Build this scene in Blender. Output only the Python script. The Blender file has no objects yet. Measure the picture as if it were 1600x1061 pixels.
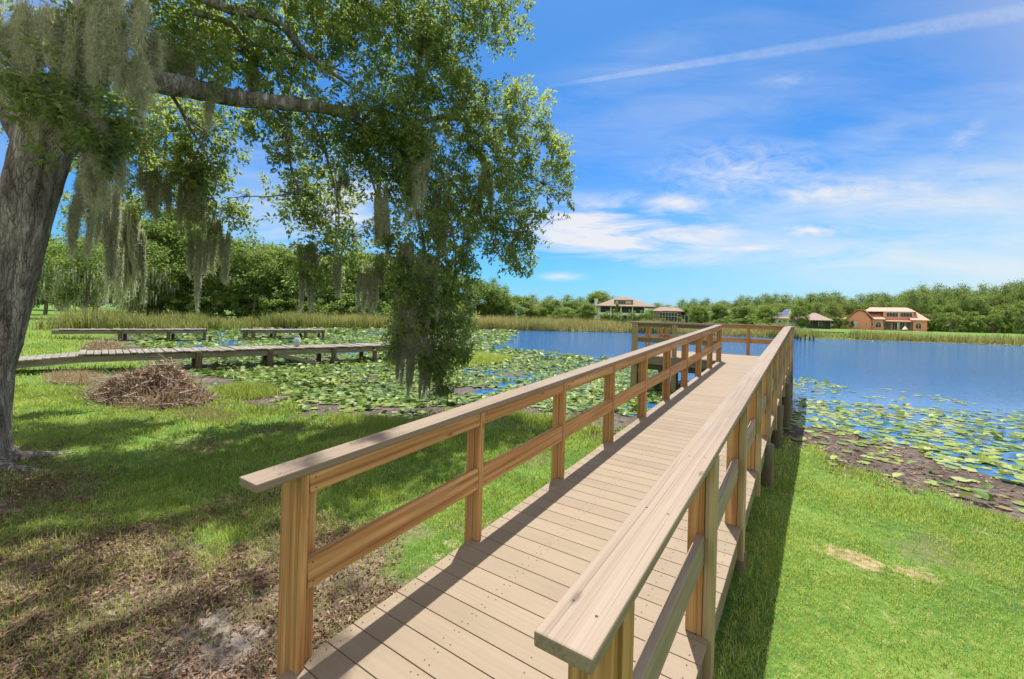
import bpy, math
import numpy as np
from mathutils import Matrix, Vector
rng = np.random.RandomState(7)
SC = bpy.context.scene
COL = SC.collection
# ------------------------------------------------------------------ camera
CX, CY, CZ = 1.8001, -1.1320, 1.6144
YAW, PITCH, ROLL, FPX, PPX, PPY = .5983, .0015, .0274, 683.18, 800.0, 491.27
WATER = -.40
TS = .0546                                   # rise of the walkway per metre
def _basis():
    f = np.array([-math.sin(YAW)*math.cos(PITCH), math.cos(YAW)*math.cos(PITCH), math.sin(PITCH)])
    r = np.array([math.cos(YAW), math.sin(YAW), 0.0]); u = np.cross(r, f)
    c, s = math.cos(ROLL), math.sin(ROLL)
    return f, r*c+u*s, -r*s+u*c
FW, RT, UP = _basis()
CAM = np.array([CX, CY, CZ])
def ray(u, v): return FW + RT*((u-PPX)/FPX) + UP*((PPY-v)/FPX)
def at(u, v, d): return CAM + ray(u, v)*d             # the point seen at (u, v) of the photograph at depth d
def atz(u, v, z):
    d = ray(u, v); return CAM + d*((z-CZ)/d[2])
cam_d = bpy.data.cameras.new('camera'); cam = bpy.data.objects.new('camera', cam_d); COL.objects.link(cam)
cam_d.sensor_width = 36; cam_d.lens = FPX/1600*36; cam_d.shift_y = (PPY-530.5)/1600
cam_d.clip_start = .05; cam_d.clip_end = 3000
cam.matrix_world = Matrix(((RT[0], UP[0], -FW[0], CX), (RT[1], UP[1], -FW[1], CY), (RT[2], UP[2], -FW[2], CZ), (0, 0, 0, 1)))
SC.camera = cam
SC.view_settings.view_transform = 'Standard'; SC.view_settings.look = 'None'
SC.view_settings.exposure = 1.92; SC.view_settings.gamma = 1
SC.cycles.use_adaptive_sampling = True; SC.cycles.adaptive_threshold = .02
SC.cycles.max_bounces = 5; SC.cycles.diffuse_bounces = 3; SC.cycles.glossy_bounces = 3
SC.cycles.transmission_bounces = 4; SC.cycles.transparent_max_bounces = 6
SC.cycles.caustics_reflective = False; SC.cycles.caustics_refractive = False

# ------------------------------------------------------------------ tags
def tag(o, label=None, cat=None, group=None, kind=None):
    if label: o['label'] = label
    if cat: o['category'] = cat
    if group: o['group'] = group
    if kind: o['kind'] = kind
    return o
def empty(name, loc, label, cat, group=None):
    o = bpy.data.objects.new(name, None); COL.objects.link(o); o.location = Vector([float(a) for a in loc]); o.empty_display_size = .1
    return tag(o, label, cat, group)
# ------------------------------------------------------------------ mesh helpers
class MB:
    def __init__(s): s.v = []; s.f = []; s.n = 0; s.m = []
    def add(s, v, f, mi=0):
        v = np.asarray(v, float).reshape(-1, 3); s.v.append(v)
        for q in f: s.f.append([i+s.n for i in q]); s.m.append(mi)
        s.n += len(v)
    def box(s, x0, x1, y0, y1, z0, z1, mi=0, sh=None):
        v = np.array([(x, y, z) for x in (x0, x1) for y in (y0, y1) for z in (z0, z1)], float)
        if sh is not None: v[:, 2] += sh(v)
        s.add(v, [(0, 1, 3, 2), (4, 6, 7, 5), (0, 4, 5, 1), (2, 3, 7, 6), (0, 2, 6, 4), (1, 5, 7, 3)], mi)
    def obox(s, a, b, wv, tv, mi=0):                   # beam from a to b, half-width vector wv, half-thickness vector tv
        a, b, wv, tv = [np.asarray(q, float) for q in (a, b, wv, tv)]
        v = [p+i*wv+j*tv for p in (a, b) for i in (-1, 1) for j in (-1, 1)]
        s.add(v, [(0, 1, 3, 2), (4, 6, 7, 5), (0, 4, 5, 1), (2, 3, 7, 6), (0, 2, 6, 4), (1, 5, 7, 3)], mi)
    def poly(s, pts, mi=0): s.add(pts, [list(range(len(pts)))], mi)
    def prism(s, pts2, y0, y1, mi=0):                  # outline in x,z extruded along y
        n = len(pts2); v = [(p[0], y0, p[1]) for p in pts2]+[(p[0], y1, p[1]) for p in pts2]
        s.add(v, [list(range(n)), list(range(2*n-1, n-1, -1))]+[(i, i+n, (i+1) % n+n, (i+1) % n) for i in range(n)], mi)
    def tube(s, path, rad, sides=8, mi=0, wob=0, cap=True):
        P = np.asarray(path, float); n = len(P); R = np.broadcast_to(np.asarray(rad, float), (n,))
        T = np.gradient(P, axis=0); T /= np.linalg.norm(T, axis=1)[:, None]+1e-12
        a = np.array([0, 0, 1.]) if abs(T[0][2]) < .9 else np.array([1., 0, 0]); N = np.cross(T[0], a); N /= np.linalg.norm(N)
        ang = np.linspace(0, 2*math.pi, sides, endpoint=False); vs = []
        for i in range(n):
            N = N-T[i]*(N@T[i]); N /= np.linalg.norm(N)+1e-12; B = np.cross(T[i], N)
            k = R[i]*(1+wob*rng.uniform(-1, 1, sides)) if wob else np.full(sides, R[i])
            vs.append(P[i]+np.outer(np.cos(ang)*k, N)+np.outer(np.sin(ang)*k, B))
        f = [(i*sides+j, i*sides+(j+1) % sides, (i+1)*sides+(j+1) % sides, (i+1)*sides+j) for i in range(n-1) for j in range(sides)]
        if cap: f += [list(range(sides))[::-1], [(n-1)*sides+j for j in range(sides)]]
        s.add(np.concatenate(vs), f, mi)
    def build(s, name, mats, parent=None, smooth=False, M=None, bevel=0, **kw):
        V = np.concatenate(s.v)
        if M is not None: V = (np.array(M.inverted()) @ np.c_[V, np.ones(len(V))].T).T[:, :3]
        elif parent is not None: V = V-np.array(parent.location)
        me = bpy.data.meshes.new(name); me.from_pydata(V.tolist(), [], s.f)
        mats = mats if isinstance(mats, (list, tuple)) else [mats]
        for m in mats: me.materials.append(m)
        if len(mats) > 1: me.polygons.foreach_set('material_index', s.m)
        if smooth: me.polygons.foreach_set('use_smooth', [True]*len(me.polygons))
        me.validate(); me.update()
        o = bpy.data.objects.new(name, me); COL.objects.link(o)
        if parent is not None:
            o.parent = parent
            if M is not None: o.matrix_basis = Matrix.Translation(-Vector(parent.location)) @ M
        elif M is not None: o.matrix_basis = M
        if bevel:
            b = o.modifiers.new('b', 'BEVEL'); b.width = bevel; b.segments = 2; b.limit_method = 'ANGLE'
        return tag(o, **kw)
def frame(origin, xdir, zhint=(0, 0, 1)):
    x = Vector([float(a) for a in xdir]).normalized(); z = Vector(zhint)
    if abs(x.dot(z)) > .95: z = Vector((0, 1, 0))
    y = z.cross(x).normalized(); z = x.cross(y)
    M = Matrix((x, y, z)).transposed().to_4x4(); M.translation = Vector([float(a) for a in origin]); return M
def fast_mesh(name, V, nper, mat, parent=None, attrs=None, smooth=False, fpat=None, loc=None):
    """V: (n, k, 3) pieces of k vertices; fpat: list of faces within a piece (all of one length)"""
    n, k, _ = V.shape
    fp = np.array(fpat if fpat is not None else [list(range(k))]); nf, L = fp.shape
    F = (fp[None]+(np.arange(n)*k)[:, None, None]).reshape(-1, L)
    base = np.array(parent.location) if parent is not None else (np.array(loc) if loc is not None else 0)
    me = bpy.data.meshes.new(name); me.vertices.add(n*k); me.vertices.foreach_set('co', (V-base).reshape(-1).astype(np.float32))
    me.loops.add(F.size); me.loops.foreach_set('vertex_index', F.reshape(-1).astype(np.int32))
    me.polygons.add(len(F)); me.polygons.foreach_set('loop_start', (np.arange(len(F))*L).astype(np.int32))
    me.polygons.foreach_set('loop_total', np.full(len(F), L, np.int32))
    if smooth: me.polygons.foreach_set('use_smooth', np.ones(len(F), bool))
    me.update(calc_edges=True)
    for an, av in (attrs or {}).items():
        a = me.attributes.new(an, 'FLOAT', 'POINT'); a.data.foreach_set('value', np.repeat(av, k).astype(np.float32) if len(av) == n else av.astype(np.float32))
    me.materials.append(mat)
    o = bpy.data.objects.new(name, me); COL.objects.link(o)
    if parent is not None: o.parent = parent
    elif loc is not None: o.location = loc
    return o
def sstep(a, b, x):
    t = np.clip((x-a)/(b-a), 0, 1); return t*t*(3-2*t)
_P = rng.permutation(256); _G = rng.rand(256)
def vnoise(x, y):                                     # value noise in 2-D
    xi, yi = np.floor(x).astype(int), np.floor(y).astype(int); fx, fy = x-xi, y-yi
    fx, fy = fx*fx*(3-2*fx), fy*fy*(3-2*fy)
    h = lambda a, b: _G[_P[(_P[a & 255]+b) & 255]]
    return (h(xi, yi)*(1-fx)+h(xi+1, yi)*fx)*(1-fy)+(h(xi, yi+1)*(1-fx)+h(xi+1, yi+1)*fx)*fy
def fbm(x, y): return (vnoise(x, y)+.5*vnoise(2*x+7, 2*y+3)+.25*vnoise(4*x+1, 4*y+9))/1.75

# ------------------------------------------------------------------ node helpers
class NT:
    def __init__(s, nt): s.nt = nt; s.nt.nodes.clear()
    def n(s, typ, ins=None, **kw):
        nd = s.nt.nodes.new(typ)
        for k, v in kw.items(): setattr(nd, k, v)
        for k, v in (ins or {}).items():
            sk = nd.inputs[k]
            if isinstance(v, bpy.types.NodeSocket): s.nt.links.new(v, sk)
            else: sk.default_value = v
        return nd
    def math(s, op, a, b=0.0, c=0.0, clamp=False):
        return s.n('ShaderNodeMath', {0: a, 1: b, 2: c}, operation=op, use_clamp=clamp).outputs[0]
    def mix(s, f, a, b, typ='MIX'):
        nd = s.n('ShaderNodeMix', data_type='RGBA', blend_type=typ, clamp_factor=True)
        for sk, v in ((nd.inputs[0], f), (nd.inputs[6], a), (nd.inputs[7], b)):
            if isinstance(v, bpy.types.NodeSocket): s.nt.links.new(v, sk)
            else: sk.default_value = (*v, 1) if isinstance(v, tuple) and len(v) == 3 else v
        return nd.outputs[2]
    def ramp(s, f, stops):
        nd = s.n('ShaderNodeValToRGB', {0: f}); e = nd.color_ramp.elements
        while len(e) < len(stops): e.new(.5)
        for q, (p, c) in zip(e, stops): q.position = p; q.color = (*c, 1) if len(c) == 3 else c
        return nd.outputs[0]
    def noise(s, vec, scale, detail=4, rough=.55, dist=0.0, out=0):
        return s.n('ShaderNodeTexNoise', {'Vector': vec, 'Scale': scale, 'Detail': detail, 'Roughness': rough, 'Distortion': dist}).outputs[out]
    def attr(s, name): return s.n('ShaderNodeAttribute', attribute_name=name).outputs['Fac']
    def bump(s, h, strength=.3, dist=.01): return s.n('ShaderNodeBump', {'Height': h, 'Strength': strength, 'Distance': dist}).outputs[0]
def mat(name):
    m = bpy.data.materials.new(name); m.use_nodes = True; return m, NT(m.node_tree)
def finish(t, color, rough=.7, normal=None, spec=.3, **kw):
    ins = {'Base Color': color if isinstance(color, bpy.types.NodeSocket) else (*color, 1), 'Roughness': rough, 'Specular IOR Level': spec}
    if normal is not None: ins['Normal'] = normal
    ins.update(kw)
    b = t.n('ShaderNodeBsdfPrincipled', ins); t.n('ShaderNodeOutputMaterial', {0: b.outputs[0]}); return b
def plain(name, c, rough=.6, var=.12, scale=3.0, spec=.3, metallic=0.0):
    m, t = mat(name); co = t.n('ShaderNodeTexCoord').outputs['Object']
    f = t.noise(co, scale, 5)
    finish(t, t.mix(f, tuple(k*(1-var) for k in c), tuple(min(1, k*(1+var)) for k in c)), rough, spec=spec, Metallic=metallic); return m
def wood(name, dark, mid, light, along=1.0, across=26.0, knots=True, rough=.65, tint=None, island=False, contrast=1.0, warpk=9.0, stain=0, cracks=0):
    m, t = mat(name); co = t.n('ShaderNodeTexCoord').outputs['Object']
    rnd = t.n('ShaderNodeNewGeometry').outputs['Random Per Island'] if island else t.n('ShaderNodeObjectInfo').outputs['Random']
    off = t.n('ShaderNodeCombineXYZ', {0: t.math('MULTIPLY', rnd, 37.0), 1: t.math('MULTIPLY', rnd, 11.3), 2: t.math('MULTIPLY', rnd, 5.7)}).outputs[0]
    v = t.n('ShaderNodeVectorMath', {0: co, 1: off}, operation='ADD').outputs[0]
    low = t.noise(t.n('ShaderNodeMapping', {'Vector': v, 'Scale': (along*.9, 5, 5)}).outputs[0], 1.0, 2)
    g1 = t.n('ShaderNodeMapping', {'Vector': v, 'Scale': (along, across, across)}).outputs[0]
    warp = t.n('ShaderNodeVectorMath', {0: g1, 1: t.n('ShaderNodeCombineXYZ', {1: t.math('MULTIPLY', low, warpk), 2: t.math('MULTIPLY', low, warpk*.8)}).outputs[0]}, operation='ADD').outputs[0]
    gr = t.noise(warp, 1.0, 3, .6)
    fine = t.noise(t.n('ShaderNodeMapping', {'Vector': v, 'Scale': (along*3, across*7, across*7)}).outputs[0], 1.0, 3, .7)
    s = t.math('ADD', t.math('MULTIPLY', gr, .75), t.math('MULTIPLY', fine, .25))
    w = .17/contrast
    c = t.ramp(s, [(.5-w, dark), (.5, mid), (.5+w, light)])
    c = t.mix(t.math('MULTIPLY', rnd, .35), c, tuple(k*.72 for k in mid))
    if cracks:
        ck = t.noise(t.n('ShaderNodeMapping', {'Vector': v, 'Scale': (along*.9, across*2.2, across*2.2)}).outputs[0], 1.0, 2, .5)
        c = t.mix(t.math('MULTIPLY', t.ramp(ck, [(.645, (0, 0, 0)), (.70, (1, 1, 1))]), cracks), c, tuple(k*.45 for k in dark))
    if tint:
        tn = t.noise(v, 2.3, 4); c = t.mix(t.math('MULTIPLY', t.ramp(tn, [(.4, (0, 0, 0)), (.62, (1, 1, 1))]), tint[1]), c, tint[0])
    if stain:
        sn = t.noise(v, .9, 5, .6); c = t.mix(t.math('MULTIPLY', t.ramp(sn, [(.45, (0, 0, 0)), (.65, (1, 1, 1))]), stain), c, tuple(k*.62 for k in mid))
    if knots:
        vo = t.n('ShaderNodeTexVoronoi', {'Vector': t.n('ShaderNodeMapping', {'Vector': v, 'Scale': (2.2, 7, 7)}).outputs[0], 'Scale': 1.0, 'Randomness': 1.0}).outputs['Distance']
        c = t.mix(t.ramp(vo, [(.03, (.8, .8, .8)), (.085, (0, 0, 0))]), c, tuple(k*.6 for k in dark))
    finish(t, c, rough, t.bump(s, .35, .004), .25); return m
def leafy(name, a, b, c, trans=.45, attr='var', rough=.45, spec=.4):
    m, t = mat(name)
    col = t.ramp(t.attr(attr), [(0, a), (.5, b), (1, c)])
    p = t.n('ShaderNodeBsdfPrincipled', {'Base Color': col, 'Roughness': rough, 'Specular IOR Level': spec})
    tr = t.n('ShaderNodeBsdfTranslucent', {0: t.mix(.5, col, (c[0]*1.3, c[1]*1.35, c[2]*.7))})
    t.n('ShaderNodeOutputMaterial', {0: t.n('ShaderNodeMixShader', {0: trans, 1: p.outputs[0], 2: tr.outputs[0]}).outputs[0]}); return m
# ------------------------------------------------------------------ materials
M_POST = wood('treated_pine', (.24, .098, .032), (.51, .265, .10), (.68, .42, .195), .38, 34, tint=((.40, .25, .11), .35), warpk=6.5, contrast=1.3, stain=.25, cracks=.7)
M_GREEN = wood('weathered_pine', (.24, .165, .085), (.42, .305, .175), (.56, .44, .28), .4, 34, tint=((.28, .26, .125), .5), warpk=6.0, cracks=.6)
M_RAILW = wood('weathered_rail', (.18, .13, .085), (.36, .28, .205), (.50, .41, .32), .4, 34, tint=((.22, .20, .12), .4), warpk=6.0, contrast=1.2, stain=.4)
M_CAP = wood('bleached_cap_board', (.20, .145, .105), (.295, .228, .172), (.345, .275, .212), .35, 70, rough=.6, contrast=.85, warpk=9.0, cracks=.5, stain=.4)
M_DECK = wood('composite_deck_board', (.255, .195, .135), (.295, .23, .16), (.325, .255, .182), .8, 60, knots=False, island=True, contrast=.6, warpk=4.0, stain=.35)
M_RIM = wood('rim_board', (.16, .12, .075), (.25, .20, .135), (.33, .275, .19), 1.0, 22, tint=((.15, .16, .08), .5))
M_SCREW = plain('dark_screw', (.05, .035, .025), .5)
M_PILE = wood('wet_pile', (.085, .065, .04), (.15, .12, .08), (.23, .195, .13), .8, 16, tint=((.10, .125, .06), .7))
M_OLD = wood('silvered_old_wood', (.13, .115, .095), (.27, .245, .205), (.42, .385, .33), 1.0, 20, island=True, tint=((.17, .14, .09), .5))
M_OLDD = wood('dark_old_wood', (.07, .05, .035), (.14, .105, .075), (.22, .175, .13), 1.0, 20, tint=((.10, .09, .05), .5))

# ------------------------------------------------------------------ the lake shore and the terrain
BANK = np.array([(60, 3), (30, 3.6), (14, 4.4), (8, 4.9), (5, 5.3), (3.6, 5.35), (3.06, 5.45), (2.69, 5.75), (2.29, 6.1), (1.85, 6.7), (1.5, 7.1), (.5, 6.7), (-.4, 6.1), (-1.06, 5.8),
  (-2.3, 6.1), (-3.4, 5.5), (-4.3, 4.4), (-4.9, 3.65), (-5.9, 3.2), (-7.1, 3.0), (-8.6, 3.3), (-9.8, 3.4), (-11.5, 3.3), (-14, 3.6), (-17, 4.2), (-21, 4.6), (-26, 5.6), (-31, 6.4), (-36, 8), (-40, 11), (-42.7, 14.6),
  (-45.3, 22.4), (-43.8, 29), (-40.4, 35.4), (-35.2, 47), (-26.7, 54), (-19, 62.5), (-10.4, 65), (0, 68.3), (7.8, 73), (14.6, 76.8), (23.3, 77.8), (45, 80), (80, 78), (120, 60), (120, 20), (90, 6)], float)
def sdist(x, y):
    """distance to the bank line, positive on land"""
    x = np.asarray(x, float); y = np.asarray(y, float); d2 = np.full(x.shape, 1e18); ins = np.zeros(x.shape, bool)
    for (ax, ay), (bx, by) in zip(BANK, np.roll(BANK, -1, 0)):
        ex, ey = bx-ax, by-ay; t = np.clip(((x-ax)*ex+(y-ay)*ey)/(ex*ex+ey*ey), 0, 1)
        d2 = np.minimum(d2, (x-ax-t*ex)**2+(y-ay-t*ey)**2)
        c = (ay > y) != (by > y)
        if ey != 0: ins ^= c & (x < ax+(y-ay)*ex/ey)
    return np.sqrt(d2)*np.where(ins, -1, 1)
def shore_wobble(x, y): return (fbm(x*.9+50, y*.9+50)-.5)*1.1+(fbm(x*3.7+5, y*3.7+9)-.5)*.7
ISLE = (-9.7, 13.2)
def gz(x, y, sd=None):
    x = np.asarray(x, float); y = np.asarray(y, float)
    if sd is None: sd = sdist(x, y)
    far = np.hypot(x-CX, y-CY); s = sd+shore_wobble(x, y)*np.clip(far/6, .4, 1)
    land = -.335+.215*(1-np.exp(-np.maximum(s, 0)/3.2))+np.where(far > 38, 1, 0)*.012*np.clip(s-1.5, 0, 40)
    wet = -.335+np.maximum(s, -22)*.034
    lb = (x < -.6)*sstep(-24, -19, x)*sstep(0, -3.5, y-np.interp(x, [-20, -10.5, -8.5, -4, 0], [23, 21, 13, 11.5, 9.5]))*(1-sstep(.56, .64, fbm(x*.5+3, y*.5+17))*.9)
    wet = np.maximum(wet, -.335+np.maximum(s, -7.5)*.0075-(1-lb)*1.2)
    z = np.where(s > 0, land, wet)
    z = z+(fbm(x*1.3, y*1.3)-.5)*.05*np.clip(sd/2+.6, .25, 1)
    isl = np.exp(-(((x-ISLE[0])/1.1)**2+((y-ISLE[1])/2.2)**2)); z = np.maximum(z, -.5+.16*isl)
    mudb = np.exp(-(((x+6.6)/1.6)**2+((y-11.2)/1.3)**2)); z = np.maximum(z, -.55+.175*mudb)
    dock = (x > -.4) & (x < 1.8) & (y > -1.2) & (y < 1.2)
    z = np.where(dock, np.minimum(z, -.13-.03*np.clip(y+.2, 0, 2)), z)
    root = np.hypot(x+5.15, y+.25); z = z+.07*np.exp(-(root/.8)**2)
    return z
def masks(x, y, sd):
    far = np.hypot(x-CX, y-CY); dep = (x-CX)*FW[0]+(y-CY)*FW[1]; nz = fbm(x*2.1+11, y*2.1+5)
    litter = .88*sstep(4.4, 2.8, dep+(nz-.5)*2.6)*sstep(.1, -.5, x)
    litter = np.maximum(litter, .9*np.exp(-(((x+4.3)/.8)**2+((y+.15)/.45)**2)))
    litter = np.maximum(litter, .5*sstep(.60, .75, fbm(x*1.1+13, y*1.1+2))*sstep(13, 8, far)*(x > 1.0))
    litter = np.maximum(litter, .55*sstep(.62, .75, fbm(x*.8+3, y*.8+8))*sstep(12, 6, far)*sstep(0, -1, x))
    sand = np.exp(-(((x+.62)/.42)**2+((y+.20)/.34)**2)); sand = np.maximum(sand, .8*np.exp(-(((x+3.95)/.42)**2+((y+.42)/.13)**2)))
    sand = .9*sstep(.3, .95, sand+(nz-.5)*.8+(fbm(x*6.3, y*6.3)-.5)*.8)
    a = atz(1335, 868, -.2); b = atz(1420, 890, -.2); c = atz(1395, 960, -.18)
    dry = np.maximum.reduce([np.exp(-(((x-a[0])/.26)**2+((y-a[1])/.13)**2)), .8*np.exp(-(((x-b[0])/.26)**2+((y-b[1])/.12)**2)), .25*np.exp(-(((x-c[0])/.35)**2+((y-c[1])/.16)**2))])
    dry = sstep(.22, .85, dry+(nz-.5)*.7+(fbm(x*7.3, y*7.3)-.5)*.9)
    s = sd+shore_wobble(x, y)*np.clip(far/6, .4, 1)
    mud = sstep(.25, -.15, s+(nz-.5)*1.2+(fbm(x*6.1, y*6.1)-.5)*.7)
    isl = np.exp(-(((x-ISLE[0])/1.1)**2+((y-ISLE[1])/2.2)**2)); mud = mud*(1-sstep(.25, .5, isl))
    return litter, sand, dry, mud
def make_terrain():
    nr, na = 300, 540
    r = np.concatenate([[0], .35*np.exp(np.linspace(0, math.log(900/.35), nr))]); a = np.linspace(0, 2*math.pi, na, endpoint=False)
    R, A = np.meshgrid(r[1:], a, indexing='ij'); x = np.concatenate([[CX], (CX+R*np.cos(A)).ravel()]); y = np.concatenate([[CY], (CY+R*np.sin(A)).ravel()])
    sd = sdist(x, y); z = gz(x, y, sd)
    i, j = np.meshgrid(np.arange(nr-1), np.arange(na), indexing='ij'); j2 = (j+1) % na
    Q = np.stack([1+i*na+j, 1+(i+1)*na+j, 1+(i+1)*na+j2, 1+i*na+j2], -1).reshape(-1, 4)
    T = [(0, 1+k, 1+(k+1) % na) for k in range(na)]
    me = bpy.data.meshes.new('ground'); V = np.stack([x, y, z], 1)
    me.from_pydata(V.tolist(), [], T+Q.tolist()); me.polygons.foreach_set('use_smooth', [True]*len(me.polygons)); me.update()
    li, sa, dr, mu = masks(x, y, sd)
    for n_, v_ in (('litter', li), ('sand', sa), ('dry', dr), ('mud', mu)):
        at_ = me.attributes.new(n_, 'FLOAT', 'POINT'); at_.data.foreach_set('value', v_.astype(np.float32))
    m, t = mat('lawn_and_mud'); co = t.n('ShaderNodeTexCoord').outputs['Object']
    n1 = t.noise(co, .8, 6, .65); n2 = t.noise(co, 14, 5, .7); n3 = t.noise(co, 55, 3, .7)
    grass = t.ramp(t.math('ADD', t.math('MULTIPLY', n1, .55), t.math('MULTIPLY', n2, .45)), [(.36, (.05, .11, .02)), (.5, (.105, .205, .032)), (.62, (.20, .28, .06))])
    soil = t.ramp(t.math('ADD', t.math('MULTIPLY', n2, .5), t.math('MULTIPLY', n3, .5)), [(.36, (.075, .058, .042)), (.5, (.17, .13, .09)), (.64, (.30, .24, .165))])
    sandc = t.ramp(t.math('ADD', t.math('MULTIPLY', n2, .6), t.math('MULTIPLY', n3, .4)), [(.36, (.13, .10, .08)), (.48, (.27, .225, .195)), (.64, (.43, .385, .35))])
    dryc = t.ramp(n2, [(.36, (.20, .15, .07)), (.5, (.36, .27, .15)), (.66, (.50, .39, .24))])
    mudc = t.ramp(t.math('ADD', t.math('MULTIPLY', n1, .4), t.math('MULTIPLY', n2, .6)), [(.38, (.035, .026, .022)), (.50, (.10, .075, .060)), (.62, (.22, .17, .135))])
    def jit(a, k): return t.math('SUBTRACT', t.math('MULTIPLY', t.math('ADD', t.attr(a), t.math('MULTIPLY', t.math('SUBTRACT', n2, .5), k)), 1.6), .3, clamp=True)
    c = t.mix(jit('litter', 1.1), grass, soil); c = t.mix(jit('sand', 1.6), c, sandc); c = t.mix(t.math('MULTIPLY', jit('dry', 1.8), .85), c, dryc); c = t.mix(jit('mud', .7), c, mudc)
    h = t.math('ADD', t.math('MULTIPLY', n2, .6), t.math('MULTIPLY', n3, .4))
    rg = t.math('SUBTRACT', .95, t.math('MULTIPLY', t.attr('mud'), .35))
    finish(t, c, rg, t.bump(h, .9, .045), .2)
    me.materials.append(m); o = bpy.data.objects.new('ground', me); COL.objects.link(o); tag(o, 'grassy lawn sloping down to the dark muddy lake shore', 'ground', kind='structure')
make_terrain()
def make_water():
    bm = MB(); ring = [(CX+420*math.cos(k/48*2*math.pi), CY+420*math.sin(k/48*2*math.pi), WATER) for k in range(48)]
    bm.poly(ring); m, t = mat('lake_water'); co = t.n('ShaderNodeTexCoord').outputs['Object']
    a = t.noise(t.n('ShaderNodeMapping', {'Vector': co, 'Scale': (1.0, 1.6, 1), 'Rotation': (0, 0, .5)}).outputs[0], 2.6, 4, .6, .4)
    b = t.noise(co, 9.0, 3, .6, .3); big = t.noise(co, .07, 3, .5)
    h = t.math('ADD', t.math('MULTIPLY', a, .75), t.math('MULTIPLY', b, .25))
    yy = t.n('ShaderNodeSeparateXYZ', {0: co}).outputs
    calm = t.n('ShaderNodeMapRange', {0: t.math('ADD', t.math('SUBTRACT', yy[1], t.math('MULTIPLY', yy[0], .55)), t.math('MULTIPLY', big, 5.0)), 1: 15.0, 2: 24.0, 3: .12, 4: 1.0}).outputs[0]
    nrm = t.n('ShaderNodeBump', {'Height': h, 'Strength': calm, 'Distance': .13}).outputs[0]
    col = t.mix(big, (.008, .085, .26), (.014, .12, .33))
    finish(t, col, .06, nrm, .5, IOR=1.33)
    o = bm.build('lake_water', m); tag(o, 'blue rippled lake water', 'water', kind='structure')
make_water()

# ------------------------------------------------------------------ the boardwalk
def zd(y): return TS*min(y, 11.0)
CZC = .914
TOPZ = CZC-.038
DOCK = empty('boardwalk', (.655, -.14, -.05), 'tan composite boardwalk with wooden handrails rising from the lawn over the lake', 'boardwalk')
S = 1.22
def ramp_sh(v): return TS*np.minimum(v[:, 1], 11.0)
d = MB(); y = -.144
def screws(x0, x1, y0, xs):
    for x in xs:
        for yy in (y0+.035, y0+.105):
            zt = zd(yy)+.0012; xx = x+rng.uniform(-.012, .012); ym = yy+rng.uniform(-.008, .008)
            d.add([(xx+.0042*math.cos(q*math.pi/3), ym+.0042*math.sin(q*math.pi/3), zt+TS*(.0042*math.sin(q*math.pi/3) if ym < 10.9 else 0)) for q in range(6)], [list(range(6))], 1)
while y < 10.9:
    e = rng.uniform(-.002, .002); d.box(-.10+e, 1.424+e, y, y+.1395, -.025, 0, 0, ramp_sh)
    if y < 5: screws(0, 0, y, (-.06, .36, .40, .78, 1.10, 1.37))
    y += .144
d.build('deck', [M_DECK, M_SCREW], DOCK, M=frame((.655, 5, .25), (1, 0, 0)), bevel=.003)
d = MB(); y0p = y
while y < 13.95:
    d.box(-2.44, 1.41, y, y+.1395, -.025, 0, 0, ramp_sh); y += .144
YE = y
d.build('deck', [M_DECK, M_SCREW], DOCK, M=frame((.655, 12.5, .6), (1, 0, 0)), bevel=.003)
def beam(name, a, b, w, h, m, bev=.003, up=(0, 0, 1)):
    """board from a to b (centre line), w across, h tall"""
    a, b = Vector([float(q) for q in a]), Vector([float(q) for q in b]); x = (b-a).normalized(); M = frame(a, x, up)
    L = (b-a).length; bm = MB(); R = np.array(M)
    bm.box(0, L, -w/2, w/2, -h/2, h/2); V = bm.v[0]; bm.v[0] = (R @ np.c_[V, np.ones(8)].T).T[:, :3]
    mats = m
    if name in ('mid_rail', 'top_rail') and L < 1.4:
        mats = [m, M_SCREW]
        for s in (.03, L-.03):
            for q in (-h*.27, h*.27):
                for sg in (-1, 1):
                    x_, z_ = s+rng.uniform(-.006, .006), q+rng.uniform(-.008, .008); V = np.array([(x_+.0042*math.cos(k*math.pi/3), sg*(w/2+.0008), z_+.0042*math.sin(k*math.pi/3)) for k in range(6)])
                    bm.add((R @ np.c_[V, np.ones(6)].T).T[:, :3], [list(range(6))], 1)
    return bm.build(name, mats, DOCK, M=M, bevel=bev)
def upright(name, boxes, m, extra=None):
    bm = MB()
    for q in boxes: bm.box(*q)
    q = boxes[0]; return bm.build(name, m, DOCK, M=frame(((q[0]+q[1])/2, (q[2]+q[3])/2, q[4]), (0, 0, 1)), bevel=.004)
# rim boards under the deck edges
for x in (-.075, 1.388):
    beam('rim_board', (x, -.13, -.125-.13*TS), (x, 10.95, -.125+zd(10.95)), .036, .19, M_RIM)
beam('rim_board', (-2.42, y0p+.03, .6-.13), (-.12, y0p+.03, .6-.13), .036, .2, M_RIM)
beam('rim_board', (1.388, 11.0, .6-.13), (1.388, YE-.01, .6-.13), .036, .19, M_RIM)
beam('rim_board', (-2.42, YE-.03, .6-.13), (1.36, YE-.03, .6-.13), .036, .19, M_RIM)
beam('rim_board', (-2.42, y0p+.06, .6-.13), (-2.42, YE-.06, .6-.13), .036, .19, M_RIM)
for yq in (y0p+.25, 12.6, YE-.3): beam('beam', (-2.36, yq, .6-.31), (1.35, yq, .6-.31), .08, .18, M_PILE)
for yq in (2.44, 4.9, 7.3, 9.76): beam('beam', (-.04, yq, zd(yq)-.20), (1.35, yq, zd(yq)-.20), .08, .16, M_PILE)
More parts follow.
